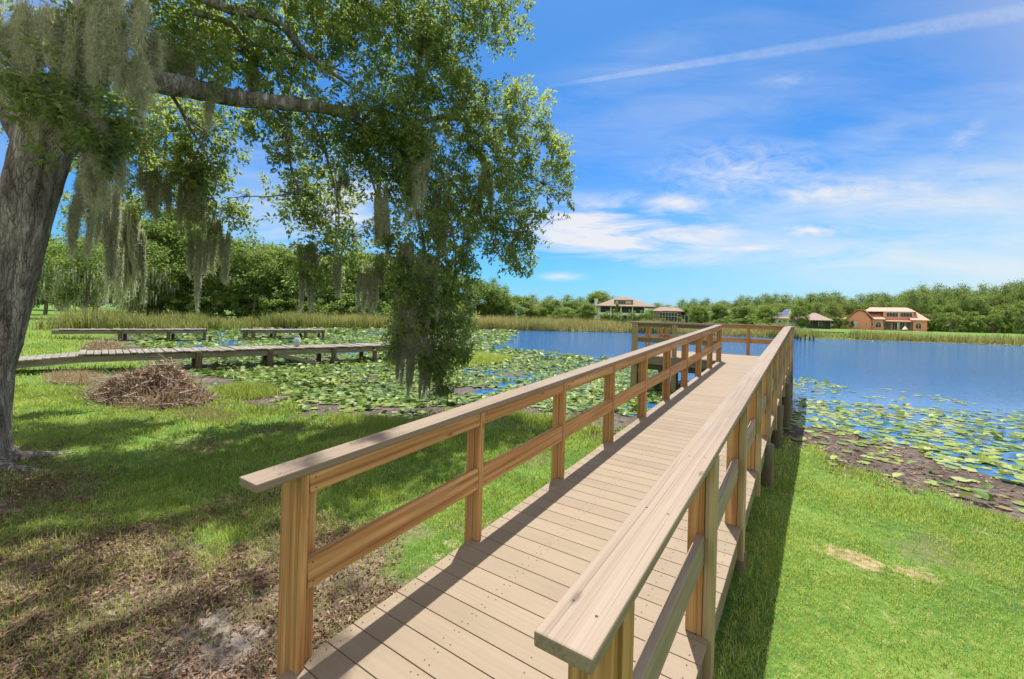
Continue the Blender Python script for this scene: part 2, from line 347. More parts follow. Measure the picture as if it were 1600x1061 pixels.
def rails(side, ys, xr, m1, m2):
    """top rail and mid rail in each bay"""
    for ya, yb in zip(ys[:-1], ys[1:]):
        sag = rng.uniform(-.004, .004)
        for nm, zc, hh in (('top_rail', TOPZ-.0455, .088), ('mid_rail', .425+sag, .140)):
            beam(nm, (xr, ya, zd(ya)+zc), (xr, yb, zd(yb)+zc), .038, hh, m1 if nm == 'top_rail' else m2)
TOPZ = CZC-.038
# left row
upright('railing_post', [(-.210, -.043, -.045, -.006, -.32, TOPZ), (-.195, -.082, -.006, .055, -.32, TOPZ)], M_POST)
LY = [i*S for i in range(10)]
for i in range(1, 10):
    yy = LY[i]+rng.uniform(-.006, .006)
    upright('railing_post', [(-.085, -.0345, yy, yy+.042, zd(yy)+.001, zd(yy)+TOPZ-.001), (-.150, -.0875, yy-.006, yy+.085, zd(yy)-.24, zd(yy)+TOPZ)], M_POST)
ys = [-.004]+LY[1:]
for ya, yb in zip(ys[:-1], ys[1:]): rails('l', [ya if ya < 0 else ya+.042, yb-.001], -.060, M_POST, M_POST)
def capb(xm, a, b, w):
    A = Vector((xm, a+.0015, zd(a)+CZC-.019)); B = Vector((xm, b-.0015, zd(b)+CZC-.019)); x = (B-A).normalized(); M = frame(A, x); L = (B-A).length; bm = MB(); bm.box(0, L, -w/2, w/2, -.019, .019)
    s = .12
    while s < L:
        for off in (-.035, .035):
            cx_, cy_ = s+rng.uniform(-.02, .02), off+rng.uniform(-.012, .012); bm.add([(cx_+.0045*math.cos(q*math.pi/3), cy_+.0045*math.sin(q*math.pi/3), .0195) for q in range(6)], [list(range(6))], 1)
        s += rng.choice([.42, .61, .80])
    bm.v = [(np.array(M) @ np.c_[V, np.ones(len(V))].T).T[:, :3] for V in bm.v]; bm.build('handrail_cap', [M_CAP, M_SCREW], DOCK, M=M, bevel=.005)
def cap(x0, x1, y0, y1, seams=()):
    e = [y0]+list(seams)+[y1]
    for a, b in zip(e[:-1], e[1:]):
        xm = (x0+x1)/2; capb(xm, a, b, x1-x0); continue
        beam('handrail_cap', (xm, a+.0015, zd(a)+CZC-.019), (xm, b-.0015, zd(b)+CZC-.019), x1-x0, .038, M_CAP, .006)
cap(-.177, -.034, -.246, 11.0, (4.92,)); cap(-.177, -.034, 11.0, 11.10)
# right row
upright('railing_post', [(1.306, 1.424, -.11, -.072, -.32, TOPZ), (1.32, 1.437, -.072, .012, -.32, TOPZ)], M_POST)
RY = [i*S-.028 for i in range(1, 12)]
for yy in RY:
    yy += rng.uniform(-.006, .006)
    upright('railing_post', [(1.317, 1.394, yy, yy+.042, zd(yy)+.001, zd(yy)+TOPZ-.001)], M_POST)
    upright('railing_post', [(1.397, 1.442, yy-.004, yy+.085, zd(yy)-.24, zd(yy)+TOPZ)], M_GREEN)
ys = [.014]+RY
for ya, yb in zip(ys[:-1], ys[1:]):
    if ya < 10.5 < 11 < yb: pass
    rails('r', [ya if ya < .2 else ya+.042, yb-.001], 1.379, M_POST, M_RAILW)
rails('r', [RY[-1]+.042, 13.95], 1.377, M_POST, M_RAILW)
cap(1.296, 1.440, -.272, 11.0, (4.6, 9.4)); cap(1.296, 1.440, 11.0, 14.12)
# the platform's railing
def xbeam(name, x0, x1, yy, zc, w, h, m): beam(name, (x0, yy, zc), (x1, yy, zc), w, h, m)
for x0, x1, yy, m in ((-2.47, -.179, 11.17, M_CAP), (-2.47, 1.294, 14.05, M_CAP)): xbeam('handrail_cap', x0, x1, yy, .6028+CZC-.019, .144, .038, m)
beam('handrail_cap', (-2.40, 11.244, .6028+CZC-.019), (-2.40, 13.976, .6028+CZC-.019), .144, .038, M_CAP)
for xa, xb in ((-2.225, -1.284), (-1.156, -.15)):
    xbeam('top_rail', xa, xb, 11.19, 6e-1+TOPZ-.0455, .038, .088, M_RIM); xbeam('mid_rail', xa, xb, 11.19, .6+.425, .038, .14, M_RIM)
for xa, xb in ((-2.394, -2.227), (-1.282, -1.158)): upright('railing_post', [(xa, xb, 11.12, 11.165, -.9, .6+TOPZ), (xa+.02, xb-.02, 11.21, 11.25, .6, .6+TOPZ)], M_GREEN)
FX = [-2.19, -.97, .25, 1.33]
for x in FX: upright('railing_post', [(x-.04, x+.04, 14.0-.02, 14.02, .601, .6+TOPZ), (x-.04, x+.04, 14.062, 14.10, .3, .6+TOPZ)], M_POST)
for xa, xb in zip([-2.36]+FX[:-1], FX): xbeam('top_rail', xa+.042, xb-.042, 14.04, 6e-1+TOPZ-.0455, .038, .088, M_POST); xbeam('mid_rail', xa+.042, xb-.042, 14.04, .6+.425, .038, .14, M_POST)
for yy in (12.58, 13.88): upright('railing_post', [(-2.37, -2.29, yy, yy+.04, .601, .6+TOPZ), (-2.45, -2.412, yy-.02, yy+.06, .3, .6+TOPZ)], M_POST)
for ya, yb in ((11.26, 12.58), (12.62, 13.88)):
    for nm, zc, hh in (('top_rail', TOPZ-.0455, .088), ('mid_rail', .425, .14)): beam(nm, (-2.39, ya, .6+zc), (-2.39, yb, .6+zc), .038, hh, M_POST)
# round piles
def pile(x, yy, top, r=.085):
    bm = MB(); n = 7; zz = np.linspace(-1.1, top, n); bm.tube([(x+.006*math.sin(k*2.1), yy+.006*math.cos(k*1.7), z) for k, z in enumerate(zz)], [r*(1.06-.06*k/n) for k in range(n)], 14, wob=.03)
    bm.build('pile', M_PILE, DOCK, smooth=True, M=frame((x, yy, -1.0), (0, 0, 1)))
for (u, v, zg) in ((1196, 764, -.28), (1213.5, 704, -.35), (1228, 668, -.40)):
    p = atz(u, v, zg); pile(p[0]-.01, p[1]+.06, zd(p[1])-.03); pile(-.03, p[1]+.06, zd(p[1])-.22)
    beam('beam', (-.05, p[1]+.18, zd(p[1])-.25), (1.45, p[1]+.18, zd(p[1])-.25), .04, .18, M_PILE)
for x, yy in ((1.405, 2.49), (-.0, 2.5)): pile(x, yy, zd(yy)-.2, .05)
for x, yy in ((1.36, 11.4), (1.36, 13.8), (-2.3, 13.8), (-.4, 13.8), (-2.32, 11.3), (-1.22, 11.3)): pile(x, yy, .52, .075)
# ------------------------------------------------------------------ old docks
def old_dock(label, A, B, width, top, piles, brace=None, ramp=None, tilt=0, group='old weathered docks'):
    """A, B: near edge line start and end on the water side (x, y); width goes to the far side"""
    A, B = np.array(A, float), np.array(B, float); dv = (B-A)/np.linalg.norm(B-A); nv = np.array([-dv[1], dv[0]])
    if (nv @ np.array([-1, 0.3])) < 0: nv = -nv
    L = np.linalg.norm(B-A); e = empty('old_dock', (*A, WATER), label, 'dock', group)
    P = lambda s, w, z: np.array([*(A+dv*s+nv*w), z])
    D3, N3 = np.array([*dv, 0]), np.array([*nv, 0]); bm = MB(); s = 0
    while s < L:
        j = rng.uniform(-.05, .05); zz = top+rng.uniform(-.012, .012)+tilt*s
        bm.obox(P(s, j-.06, zz), P(s, width+.06+j, zz+rng.uniform(-.01, .01)), D3*.066, np.array([0, 0, .018])); s += .15
    bm.build('deck', M_OLD, e, M=frame(P(0, 0, top), nv.tolist()+[0]))
    for w in (.03, width-.03):
        bm = MB(); bm.obox(P(0, w, top-.13), P(L, w, top-.13+tilt*L), N3*.025, np.array([0, 0, .085])); bm.build('beam', M_OLD if w < .1 else M_OLDD, e, M=frame(P(0, w, top), D3))
    for s in piles:
        for w in (-.03, width+.03):
            q = P(s+rng.uniform(-.08, .08), w, 0); bm = MB(); lean = rng.uniform(-.03, .03, 2)
            bm.tube([(q[0]+lean[0], q[1]+lean[1], -1.2), (q[0], q[1], -.3), (q[0], q[1], top+tilt*s-.02)], [.095, .09, .085], 10, wob=.05)
            bm.build('pile', M_OLDD, e, M=frame((q[0], q[1], -1.1), (0, 0, 1)))
    if ramp:
        bm = MB(); s = -ramp[0]
        while s < 0:
            zz = ramp[1]+(top-.035-ramp[1])*(1+s/ramp[0]); bm.obox(P(s, -.05+rng.uniform(-.04, .04), zz), P(s, width+.05, zz), D3*.066, np.array([0, 0, .018])); s += .15
        bm.obox(P(-ramp[0], .03, ramp[1]-.10), P(0, .03, top-.13), N3*.025, np.array([0, 0, .08]))
        bm.build('ramp', M_OLD, e, M=frame(P(-ramp[0], 0, top), D3))
    for (s0, z0, s1, z1, w) in brace or []:
        bm = MB(); bm.obox(P(s0, w, z0), P(s1, w, z1), N3*.02, np.array([0, 0, .07])); bm.build('brace', M_OLD, e, M=frame(P(s0, w, z0), P(s1, w, z1)-P(s0, w, z0)))
    return e, P
a = atz(310, 582, WATER); b = atz(590, 566, WATER); dv = (b-a)[:2]/np.linalg.norm((b-a)[:2])
DT = .25
A1 = a[:2]-dv*2.55; B1 = b[:2]+dv*1.5
od1, P1 = old_dock('longest grey weathered dock nearest the brush pile, pale bucket standing on it', A1, B1, 1.25, DT, [2.55, 4.6, 6.6, 8.25, 9.6],
    brace=[(4.75, DT-.2, 6.3, WATER+.02, 0), (4.75, DT-.22, 6.2, WATER-.05, 1.2)], ramp=(2.6, .03))
a2 = atz(187, 534, WATER); b2 = atz(318, 533, WATER); dv2 = (b2-a2)[:2]/np.linalg.norm((b2-a2)[:2]); L2 = np.linalg.norm((b2-a2)[:2])
old_dock('sagging grey dock far left reaching out from the mown lawn', a2[:2]-dv2*2.6, b2[:2]+dv2*.1, 1.1, .22, [2.6, 2.6+L2*.57, 2.6+L2], tilt=.008)
a3 = atz(379, 531, WATER); b3 = atz(508, 530, WATER); L3 = np.linalg.norm((b3-a3)[:2])
old_dock('far grey dock platform standing alone in the lily pads with no link to shore', a3[:2], b3[:2], 1.5, .22, [.1, .6, L3*.37, L3*.73, L3-.1])
q = atz(328, 536, WATER); bm = MB(); bm.tube([(q[0], q[1], -1), (q[0], q[1], -.1), (q[0]+.03, q[1], .02)], .08, 8); tag(bm.build('mooring_post', M_OLDD, M=frame((q[0], q[1], -1), (0, 0, 1))), 'lone dark post in the pads between the two far grey docks', 'post')
# bucket on the near old dock
M_WHITE = plain('pale_plastic', (.36, .43, .46), .4); M_STEEL = plain('steel_wire', (.5, .5, .5), .35, metallic=.8)
s_b = None
def bucket():
    p = at(464.5, 536, 15.2); k = np.linspace(1, 11, 400); best = min(((np.dot(P1(s, .65, DT)-CAM, RT)/np.dot(P1(s, .65, DT)-CAM, FW)*FPX+PPX-464.5)**2, s) for s in k)[1]
    q = P1(best, .65, DT+.022); e = empty('bucket', q, 'small pale blue grey bucket standing on the longest old grey dock', 'bucket')
    bm = MB(); bm.tube([q, q+(0, 0, .01), q+(0, 0, .30), q+(0, 0, .285), q+(0, 0, .03)], [.08, .085, .11, .10, .075], 20); bm.build('body', M_WHITE, e, smooth=True)
    bm = MB(); bm.tube([q+(0, 0, .265), q+(0, 0, .28)], [.114, .116], 20); bm.build('rim', M_WHITE, e, smooth=True)
    bm = MB(); bm.tube([q+np.array([.112*math.cos(t), .03, .275+.10*math.sin(t)]) for t in np.linspace(0, math.pi, 9)], .005, 6); bm.build('handle', M_STEEL, e)
bucket()

# ------------------------------------------------------------------ lily pads
def pad_material(name, trans=.2):
    m, t = mat(name); v = t.attr('var')
    c = t.ramp(v, [(0, (.05, .11, .02)), (.22, (.14, .24, .035)), (.5, (.27, .37, .065)), (.75, (.40, .46, .13)), (.9, (.48, .50, .22)), (1, (.34, .24, .09))])
    co = t.n('ShaderNodeTexCoord').outputs['Object']; c = t.mix(t.math('MULTIPLY', t.noise(co, 18, 3), .35), c, (.16, .20, .05))
    p = t.n('ShaderNodeBsdfPrincipled', {'Base Color': c, 'Roughness': .45, 'Specular IOR Level': .3}); tr = t.n('ShaderNodeBsdfTranslucent', {0: c}); t.n('ShaderNodeOutputMaterial', {0: t.n('ShaderNodeMixShader', {0: .25, 1: p.outputs[0], 2: tr.outputs[0]}).outputs[0]}); return m
M_PAD = pad_material('lily_pad')
def pad_template(n=11, curl=.12, cup=.0, seed=0):
    r_ = np.random.RandomState(seed); a = np.linspace(.16, 2*math.pi-.16, n); rr = 1+.05*r_.randn(n)
    z = curl*np.sin(a*2+r_.rand()*6)*.5+cup+.03*r_.randn(n)
    rim = np.stack([rr*np.cos(a), rr*np.sin(a), z], 1); mid = np.stack([.55*np.cos(a), .55*np.sin(a), z*.35+.01], 1); return np.concatenate([[(0, 0, 0)], mid, rim])
PN = 11
PTRI = [(0, 1+k, 2+k) for k in range(PN-1)]
PQ = [(1+k, 1+PN+k, 2+PN+k, 2+k) for k in range(PN-1)]
PAT3 = PTRI+[(q[0], q[1], q[2]) for q in PQ]+[(q[0], q[2], q[3]) for q in PQ]
TEMPL = [pad_template(PN, c, u, k) for k, (c, u) in enumerate([(.05, .0), (.10, .02), (.2, .05), (.35, .15), (.5, .25)])]
def pad_transform(x, y, z, r, yaw, tx, ty):
    cz, sz, = math.cos(yaw), math.sin(yaw); Rz = np.array([[cz, -sz, 0], [sz, cz, 0], [0, 0, 1]])
    Rx = np.array([[1, 0, 0], [0, math.cos(tx), -math.sin(tx)], [0, math.sin(tx), math.cos(tx)]]); Ry = np.array([[math.cos(ty), 0, math.sin(ty)], [0, 1, 0], [-math.sin(ty), 0, math.cos(ty)]])
    return Rx @ Ry @ Rz*r, np.array([x, y, z])
def pads():
    C = []                                            # x, y, r, emergent, var
    n = 260000
    # polar sampling from the camera so that the numbers follow what the picture shows
    dep = np.exp(rng.uniform(math.log(4), math.log(62), n)); u = rng.uniform(-60, 1680, n)
    x = CX+FW[0]*dep+RT[0]*(u-PPX)/FPX*dep; y = CY+FW[1]*dep+RT[1]*(u-PPX)/FPX*dep
    sd = sdist(x, y); sh = sd+shore_wobble(x, y)*np.clip(dep/6, .4, 1)
    right = (x > 1.0)
    # outer edge of the beds: measured from open-water line
    edgeL = np.interp(x, [-46, -30, -22, -16, -13.8, -10, -8, -5, 0, 1.0], [60, 48, 34, 25, 20, 19.5, 20.5, 19, 16.4, 16.4])
    edgeR = np.interp(x, [1, 1.4, 6, 12, 30], [18.2, 17.8, 15.4, 13.5, 12])
    edge = np.where(right, edgeR, edgeL)+(fbm(x*.7, y*.7)-.5)*3.5
    inside = (y < edge) & (sh < .05)
    patch = fbm(x*.55+20, y*.55+40)
    denL = np.where(dep < 15, .95, .8)*sstep(.28, .42, patch)*sstep(1.0, 3.2, edge-y+1.5)
    denL = np.where(x > -6.5, denL*np.interp(y, [5, 8, 10, 13, 20], [.95, .85, .7, .6, .45])*sstep(.31, .44, patch), denL)
    denL *= 1-.93*np.exp(-(((x+6.6)/1.7)**2+((y-11.0)/1.2)**2)*1.2)
    # channel of open water under and beside the near old dock, and muddy shore strip
    denL *= np.where(sh > -.9, .55*sstep(.45, .6, fbm(x*1.5, y*1.5)), 1)
    denL *= np.where((sh > -1.7) & (dep < 9), .55, 1)
    band = (x < -20) & (np.abs(sh) < 60) & (sstep(.40, .52, fbm(x*.22+9, y*.22)) < .5) & (y > 9) & (x > -40); denL = np.where(band, denL*.55, denL)
    denR = np.interp(edge-y, [-1, 0, 1.5, 4.5, 8], [.03, .18, .34, .55, .72])*sstep(.30, .52, patch+.07)
    denR = np.where(sh > -.25, .25*sstep(.5, .62, fbm(x*1.7, y*1.7)), np.where(sh > -1.7, .30*sstep(.42, .58, fbm(x*1.2, y*1.2)), denR))
    den = np.where(right, denR, denL)*inside
    far_fringe = (dep > 40) & (sh < .3) & (sh > -2.2); den = np.where(far_fringe, .85, den)
    # local number density follows 1/depth^2; thin to a wanted cover
    samp = n/(math.log(62/4)*1740)*FPX/dep/dep       # samples per m2
    rad = np.where(right, .076, np.where(dep < 20, .078, .14))*rng.uniform(.65, 1.25, n)*np.where(dep > 35, 1.35, 1)
    want = den*np.where(right, 1.5, 3.8)/(math.pi*rad*rad)*.8
    keep = rng.rand(n) < np.clip(want/samp, 0, 1)
    idx = np.nonzero(keep)[0]
    em = np.where(right[idx], .14, .2)*np.where(sh[idx] > -1.0, 1.3, 1); em = rng.rand(len(idx)) < em
    var = np.clip(np.where(right[idx], .52, .34)+.19*rng.randn(len(idx))+np.where(right[idx], .07, 0)+(fbm(x[idx]*.8, y[idx]*.8)-.5)*.5-np.where(em, .12, 0), 0, .93); var = np.where((rng.rand(len(idx)) < .04) & ~em, 1.0, var)
    g = gz(x[idx], y[idx], sd[idx]); z = np.maximum(WATER+.004, g+.012)+rng.uniform(0, .012, len(idx))+np.where(em, rng.uniform(.02, .09, len(idx)), 0)
    size = rad[idx]/dep[idx]; uu = u[idx]; vv = PPY+(CZ-z)/dep[idx]*FPX
    vis = (uu > 10) & (uu < 1590) & (vv < 1050) & ((uu > 1245) | ((uu < 600) & (vv > 560)) )
    order = np.argsort(-np.where(vis, size, 0)); single = set(order[:300].tolist())
    V, VA, n1 = [], [], 0; meshes = {}
    for k, i in enumerate(idx):
        e = em[k]; ti = rng.choice([2, 3, 4]) if e else rng.choice([0, 1, 2], p=[.6, .3, .1]); tl = .27 if e else .03
        A_, t_ = pad_transform(x[i], y[i], z[k], rad[i], rng.uniform(0, 6.28), rng.randn()*tl, rng.randn()*tl)
        if k in single:
            vb = int(var[k]*7); key = (ti, vb)
            if key not in meshes:
                me = bpy.data.meshes.new('lily_pad'); me.from_pydata(TEMPL[ti].tolist(), [], PTRI+PQ); me.polygons.foreach_set('use_smooth', [True]*len(me.polygons))
                at_ = me.attributes.new('var', 'FLOAT', 'POINT'); at_.data.foreach_set('value', np.full(len(TEMPL[ti]), (vb+.5)/7*.95, np.float32)); me.materials.append(M_PAD); me.update(); meshes[key] = me
            o = bpy.data.objects.new('lily_pad', meshes[key]); COL.objects.link(o); M4 = np.eye(4); M4[:3, :3] = A_; M4[:3, 3] = t_; o.matrix_world = Matrix(M4.tolist())
            r_ = right[i]; shr = sh[i]
            if r_ and shr > -.7: lb, gr = 'green lily pad lying on the dark mud along the lawn right of the boardwalk', 'lily pads stranded on the right hand mud'
            elif r_: lb, gr = 'round lily pad floating on the open blue water right of the boardwalk', 'lily pads floating right of the boardwalk'
            elif shr > -1.0: lb, gr = 'green lily pad lying on the mud of the left shore', 'lily pads stranded on the left hand mud'
            else: lb, gr = 'yellow green lily pad in the dense bed in front of the old grey dock', 'lily pads in the left hand bed'
            tag(o, lb, 'lily pad', gr)
        else: V.append(TEMPL[ti] @ A_.T+t_); VA.append(var[k])
    o = fast_mesh('lily_pad_bed', np.array(V), None, M_PAD, attrs={'var': np.array(VA)}, smooth=True, fpat=PAT3)
    tag(o, 'dense carpet of small yellow green lily pads across the shallow water', 'lily pads', kind='stuff')
    print('pads', len(idx))
pads()

# ------------------------------------------------------------------ grass blades, fallen leaves
M_GRASS = leafy('grass_blade', (.05, .12, .02), (.175, .31, .045), (.60, .60, .20), .45, rough=.5)
M_BRUSH = leafy('brush_leaf', (.12, .075, .052), (.28, .19, .14), (.50, .40, .31), .1, rough=.8, spec=.15)
M_STRAW = leafy('dry_grass', (.17, .115, .065), (.33, .235, .14), (.50, .40, .27), .25, rough=.7)
M_LITTER = leafy('fallen_leaf', (.075, .045, .03), (.19, .12, .08), (.40, .29, .20), .1, rough=.75, spec=.2)
def blades(P, length, width, bend, var, lean=None):
    n = len(P); a = rng.uniform(0, 2*math.pi, n); dx, dy = np.cos(a), np.sin(a); wv = np.stack([-dy, dx, np.zeros(n)], 1)*width[:, None]*.5
    b = bend*length; up = np.stack([np.zeros(n), np.zeros(n), np.ones(n)], 1); dr = np.stack([dx, dy, np.zeros(n)], 1)
    m1 = P+up*(length*.55)[:, None]+dr*(b*.3)[:, None]; t = P+up*(length*np.sqrt(np.clip(1-bend**2*.8, .1, 1)))[:, None]+dr*b[:, None]
    return np.stack([P-wv, P+wv, m1+wv*.75, m1-wv*.75, t], 1)
BPAT3 = [(0, 1, 2), (0, 2, 3), (3, 2, 4)]
def lawn():
    n = 620000
    dep = np.where(rng.rand(n) < .62, rng.uniform(1.0, 9.5, n), np.exp(rng.uniform(math.log(3), math.log(48), n))); u = rng.uniform(-120, 1720, n)
    x = CX+FW[0]*dep+RT[0]*(u-PPX)/FPX*dep; y = CY+FW[1]*dep+RT[1]*(u-PPX)/FPX*dep
    sd = sdist(x, y); li, sa, dr, mu = masks(x, y, sd)
    pz = fbm(x*1.2+4, y*1.2)
    pk = (1-.66*li)*(1-.97*sa)*(1-.8*dr)*(1-mu)*(.35+.65*sstep(.3, .5, pz))*(.45+.55*sstep(.32, .5, fbm(x*4.1+2, y*4.1)))
    pk *= np.where((x > -.12) & (x < 1.43) & (y > -.2) & (y < 3.2), .12, 1)
    keep = (rng.rand(n) < pk) & (dep > .9)
    x, y, dep, sd, li, dr, pz = [q[keep] for q in (x, y, dep, sd, li, dr, pz)]
    z = gz(x, y, sd); n = len(x)
    edge = np.exp(-np.maximum(sd-.1, 0)/.7)*sstep(14, 6, dep)
    tall = sstep(.56, .7, fbm(x*.6+30, y*.6+2))*.5
    ln = rng.uniform(.018, .050, n)*(1+.9*edge+.9*tall*(x < 0)+.5*(x < 0)+1.3*((x > 1.44) & (x < 1.62) & (rng.rand(n) < .35))+.9*((x < -.12) & (x > -.3) & (rng.rand(n) < .3))+1.0*((vnoise(x*2.3, y*2.3) > .8) & (rng.rand(n) < .4)))*np.clip(dep/6.5, .85, 3.0)
    wd = rng.uniform(.0028, .0052, n)*np.clip(dep/3.2, .8, 6)
    var = np.clip(.40+.15*rng.randn(n)+(fbm(x*.7+1, y*.7)-.5)*.75+(fbm(x*3.3, y*3.3+6)-.5)*.5+.35*dr+(x > 1.2)*(.09+.20*sstep(5.0, 1.8, dep))+.10*li, 0, 1); var = np.where(rng.rand(n) < .06+.07*(x > 1.2), rng.uniform(.7, 1, n), var)
    tag(fast_mesh('lawn_grass', blades(np.stack([x, y, z-.004], 1), ln, wd, rng.uniform(.15, .95, n), var), None, M_GRASS, attrs={'var': var}, fpat=BPAT3), 'short green lawn grass, longer along the muddy shore', 'grass', kind='stuff')
    print('blades', n)
    # fallen leaves and twigs
    n = 150000; dep = rng.uniform(1.4, 8.5, n); u = rng.uniform(-60, 640, n)
    x = CX+FW[0]*dep+RT[0]*(u-PPX)/FPX*dep; y = CY+FW[1]*dep+RT[1]*(u-PPX)/FPX*dep; sd = sdist(x, y); li, sa, dr, mu = masks(x, y, sd)
    cl = sstep(.35, .62, fbm(x*3.2, y*3.2)); keep = (rng.rand(n) < np.maximum(li*(.25+.9*cl), .05*cl)*(1-.45*sa)*(1-mu)*np.clip(1.5-dep/9, 0, 1)) & (x < -.12)
    x, y, sd = x[keep], y[keep], sd[keep]; n = len(x); P = np.stack([x, y, gz(x, y, sd)+rng.uniform(.004, .022, n)], 1)
    L, W = rng.uniform(.007, .024, n), rng.uniform(.004, .0095, n); tw = rng.rand(n) < .2; L = np.where(tw, L*2.8, L); W = np.where(tw, .0018, W)
    a = rng.uniform(0, 6.28, n); ex = np.stack([np.cos(a), np.sin(a), rng.randn(n)*.3], 1)*L[:, None]; ey = np.stack([-np.sin(a), np.cos(a), rng.randn(n)*.45], 1)*W[:, None]; uz = np.array([0, 0, 1.])*(W*.6)[:, None]
    V = np.stack([P-ex, P-ey*.9-ex*.1+uz, P+ex, P+ey*.9-ex*.1+uz], 1)
    m_ = 9000; dp2 = rng.uniform(5, 14, m_); u2 = np.where(rng.rand(m_) < .6, rng.uniform(1230, 1640, m_), rng.uniform(350, 960, m_)); x2 = CX+FW[0]*dp2+RT[0]*(u2-PPX)/FPX*dp2; y2 = CY+FW[1]*dp2+RT[1]*(u2-PPX)/FPX*dp2
    s2 = sdist(x2, y2)+shore_wobble(x2, y2); k2 = (s2 < .3) & (s2 > -1.7); x2, y2 = x2[k2], y2[k2]; m_ = len(x2); P2_ = np.stack([x2, y2, np.maximum(gz(x2, y2), WATER)+rng.uniform(.004, .02, m_)], 1); a2_ = rng.uniform(0, 6.28, m_); L2_ = rng.uniform(.015, .07, m_)[:, None]; W2_ = rng.uniform(.004, .02, m_)[:, None]
    e2x = np.stack([np.cos(a2_), np.sin(a2_), rng.randn(m_)*.25], 1)*L2_; e2y = np.stack([-np.sin(a2_), np.cos(a2_), rng.randn(m_)*.4], 1)*W2_
    V = np.concatenate([V, np.stack([P2_-e2x, P2_-e2y, P2_+e2x, P2_+e2y], 1)]); n = len(V)
    tag(fast_mesh('fallen_leaves', V, None, M_LITTER, attrs={'var': np.clip(.45+.27*rng.randn(n), 0, 1)}, fpat=[(0, 1, 2), (0, 2, 3)]), 'brown fallen oak leaves and twigs scattered under the tree', 'leaves', kind='stuff')
lawn()
# tall grass tussock on the little mud island and shaggy tufts on the bank
def tuft(name, label, c, rx, ry, n, l0, l1, m, w=.006, cat='grass tuft', var0=.5, group=None):
    a, r = rng.uniform(0, 6.28, n), np.sqrt(rng.rand(n)); x, y = c[0]+rx*r*np.cos(a), c[1]+ry*r*np.sin(a)
    P = np.stack([x, y, gz(x, y)-.01], 1); var = np.clip(var0+.22*rng.randn(n), 0, 1)
    o = fast_mesh(name, blades(P, rng.uniform(l0, l1, n)*(1.1-.5*r), np.full(n, w)*rng.uniform(.7, 1.3, n), rng.uniform(.05, .7, n), var), None, m, attrs={'var': var}, fpat=BPAT3, loc=(c[0], c[1], float(gz(c[0], c[1]))))
    return tag(o, label, cat, group)
tuft('grass_tussock', 'bright green grass tussock on the mud island beside the hanging oak branch', ISLE, 1.05, 2.1, 5200, .2, .55, M_GRASS, .014, var0=.62)
pz_ = atz(385, 615, -.33); tuft('shore_grass', 'long dark green grass at the right end of the brush pile', pz_, .8, .65, 2600, .15, .42, M_GRASS, .009, var0=.35)
pz_ = atz(322, 648, -.27); tuft('dry_grass_tuft', 'dry tan grass at the right foot of the big brush pile', pz_, .9, .4, 1500, .06, .2, M_STRAW, .007, var0=.45)
pz_ = atz(590, 668, -.33); tuft('shore_grass', 'shaggy green grass on the left bank behind the front handrail', pz_, 1.3, .42, 4200, .08, .26, M_GRASS, .007, var0=.4)
pz_ = atz(850, 662, -.33); tuft('shore_grass', 'shaggy green grass on the left bank between the third and fourth railing posts', pz_, 1.2, .4, 3600, .08, .25, M_GRASS, .007, var0=.45)

# ------------------------------------------------------------------ brush pile
def brush(label, c, rx, ry, h, n_st, n_lf, n_gr, seed, scale=1.0):
    r_ = np.random.RandomState(seed); z0 = float(gz(c[0], c[1])); e = empty('brush_pile', (c[0], c[1], z0), label, 'brush pile')
    def pt(n):
        a, r = r_.uniform(0, 6.28, n), np.sqrt(r_.rand(n)); x, y = rx*r*np.cos(a), ry*r*np.sin(a)
        top = h*np.clip(1-r**1.4, 0, 1)*(.25+1.35*vnoise(c[0]*3+x*2.1+20, c[1]*3+y*2.1)); return np.stack([c[0]+x, c[1]+y, z0+top*np.sqrt(r_.rand(n))], 1)
    bm = MB()
    for p in pt(n_st):
        L = r_.uniform(.2, .8)*scale; a = r_.uniform(0, 6.28); el = r_.uniform(-.35, .95); dvec = np.array([math.cos(a)*math.cos(el), math.sin(a)*math.cos(el), math.sin(el)])
        k = r_.randn(3)*.06*L*3; P = np.array([p-dvec*L/2, p+k*.5, p+dvec*L/2+k*.2]); rr = r_.uniform(.003, .014)*scale
        bm.tube(P, [rr, rr*.8, rr*.4], 4, cap=False)
    bm.build('sticks', wood('dead_stick', (.13, .095, .07), (.32, .245, .19), (.54, .46, .38), 2, 30, knots=False, island=True), e)
    P = pt(n_lf); L = r_.uniform(.02, .075, n_lf)*scale; a = r_.uniform(0, 6.28, n_lf)
    ex = np.stack([np.cos(a), np.sin(a), r_.randn(n_lf)*.7], 1)*L[:, None]; ey = np.stack([-np.sin(a), np.cos(a), r_.randn(n_lf)*.7], 1)*(L*.42)[:, None]
    fast_mesh('dead_leaves', np.stack([P-ex, P-ey, P+ex, P+ey], 1), None, M_BRUSH, e, {'var': np.clip(.38+.30*r_.randn(n_lf), 0, 1)}, fpat=[(0, 1, 2), (0, 2, 3)])
    P = pt(n_gr); P[:, 2] = z0+(P[:, 2]-z0)*.95; var = np.clip(.5+.25*r_.randn(n_gr), 0, 1)
    fast_mesh('dry_grass', blades(P, r_.uniform(.08, .26, n_gr)*scale, np.full(n_gr, .006)*scale, r_.uniform(.3, .95, n_gr), var), None, M_STRAW, e, {'var': var}, fpat=BPAT3)
c1 = atz(208, 622, -.2); brush('large heap of dead brown sticks and leaves on the lawn beside the long old dock', c1+np.array([-.25, .35, 0]), 1.7, .9, .76, 820, 7000, 3200, 3)
c2 = atz(118, 592, -.2); brush('low tan heap of dry cut grass behind the big brush pile', c2, 1.2, .5, .07, 60, 500, 1900, 5)
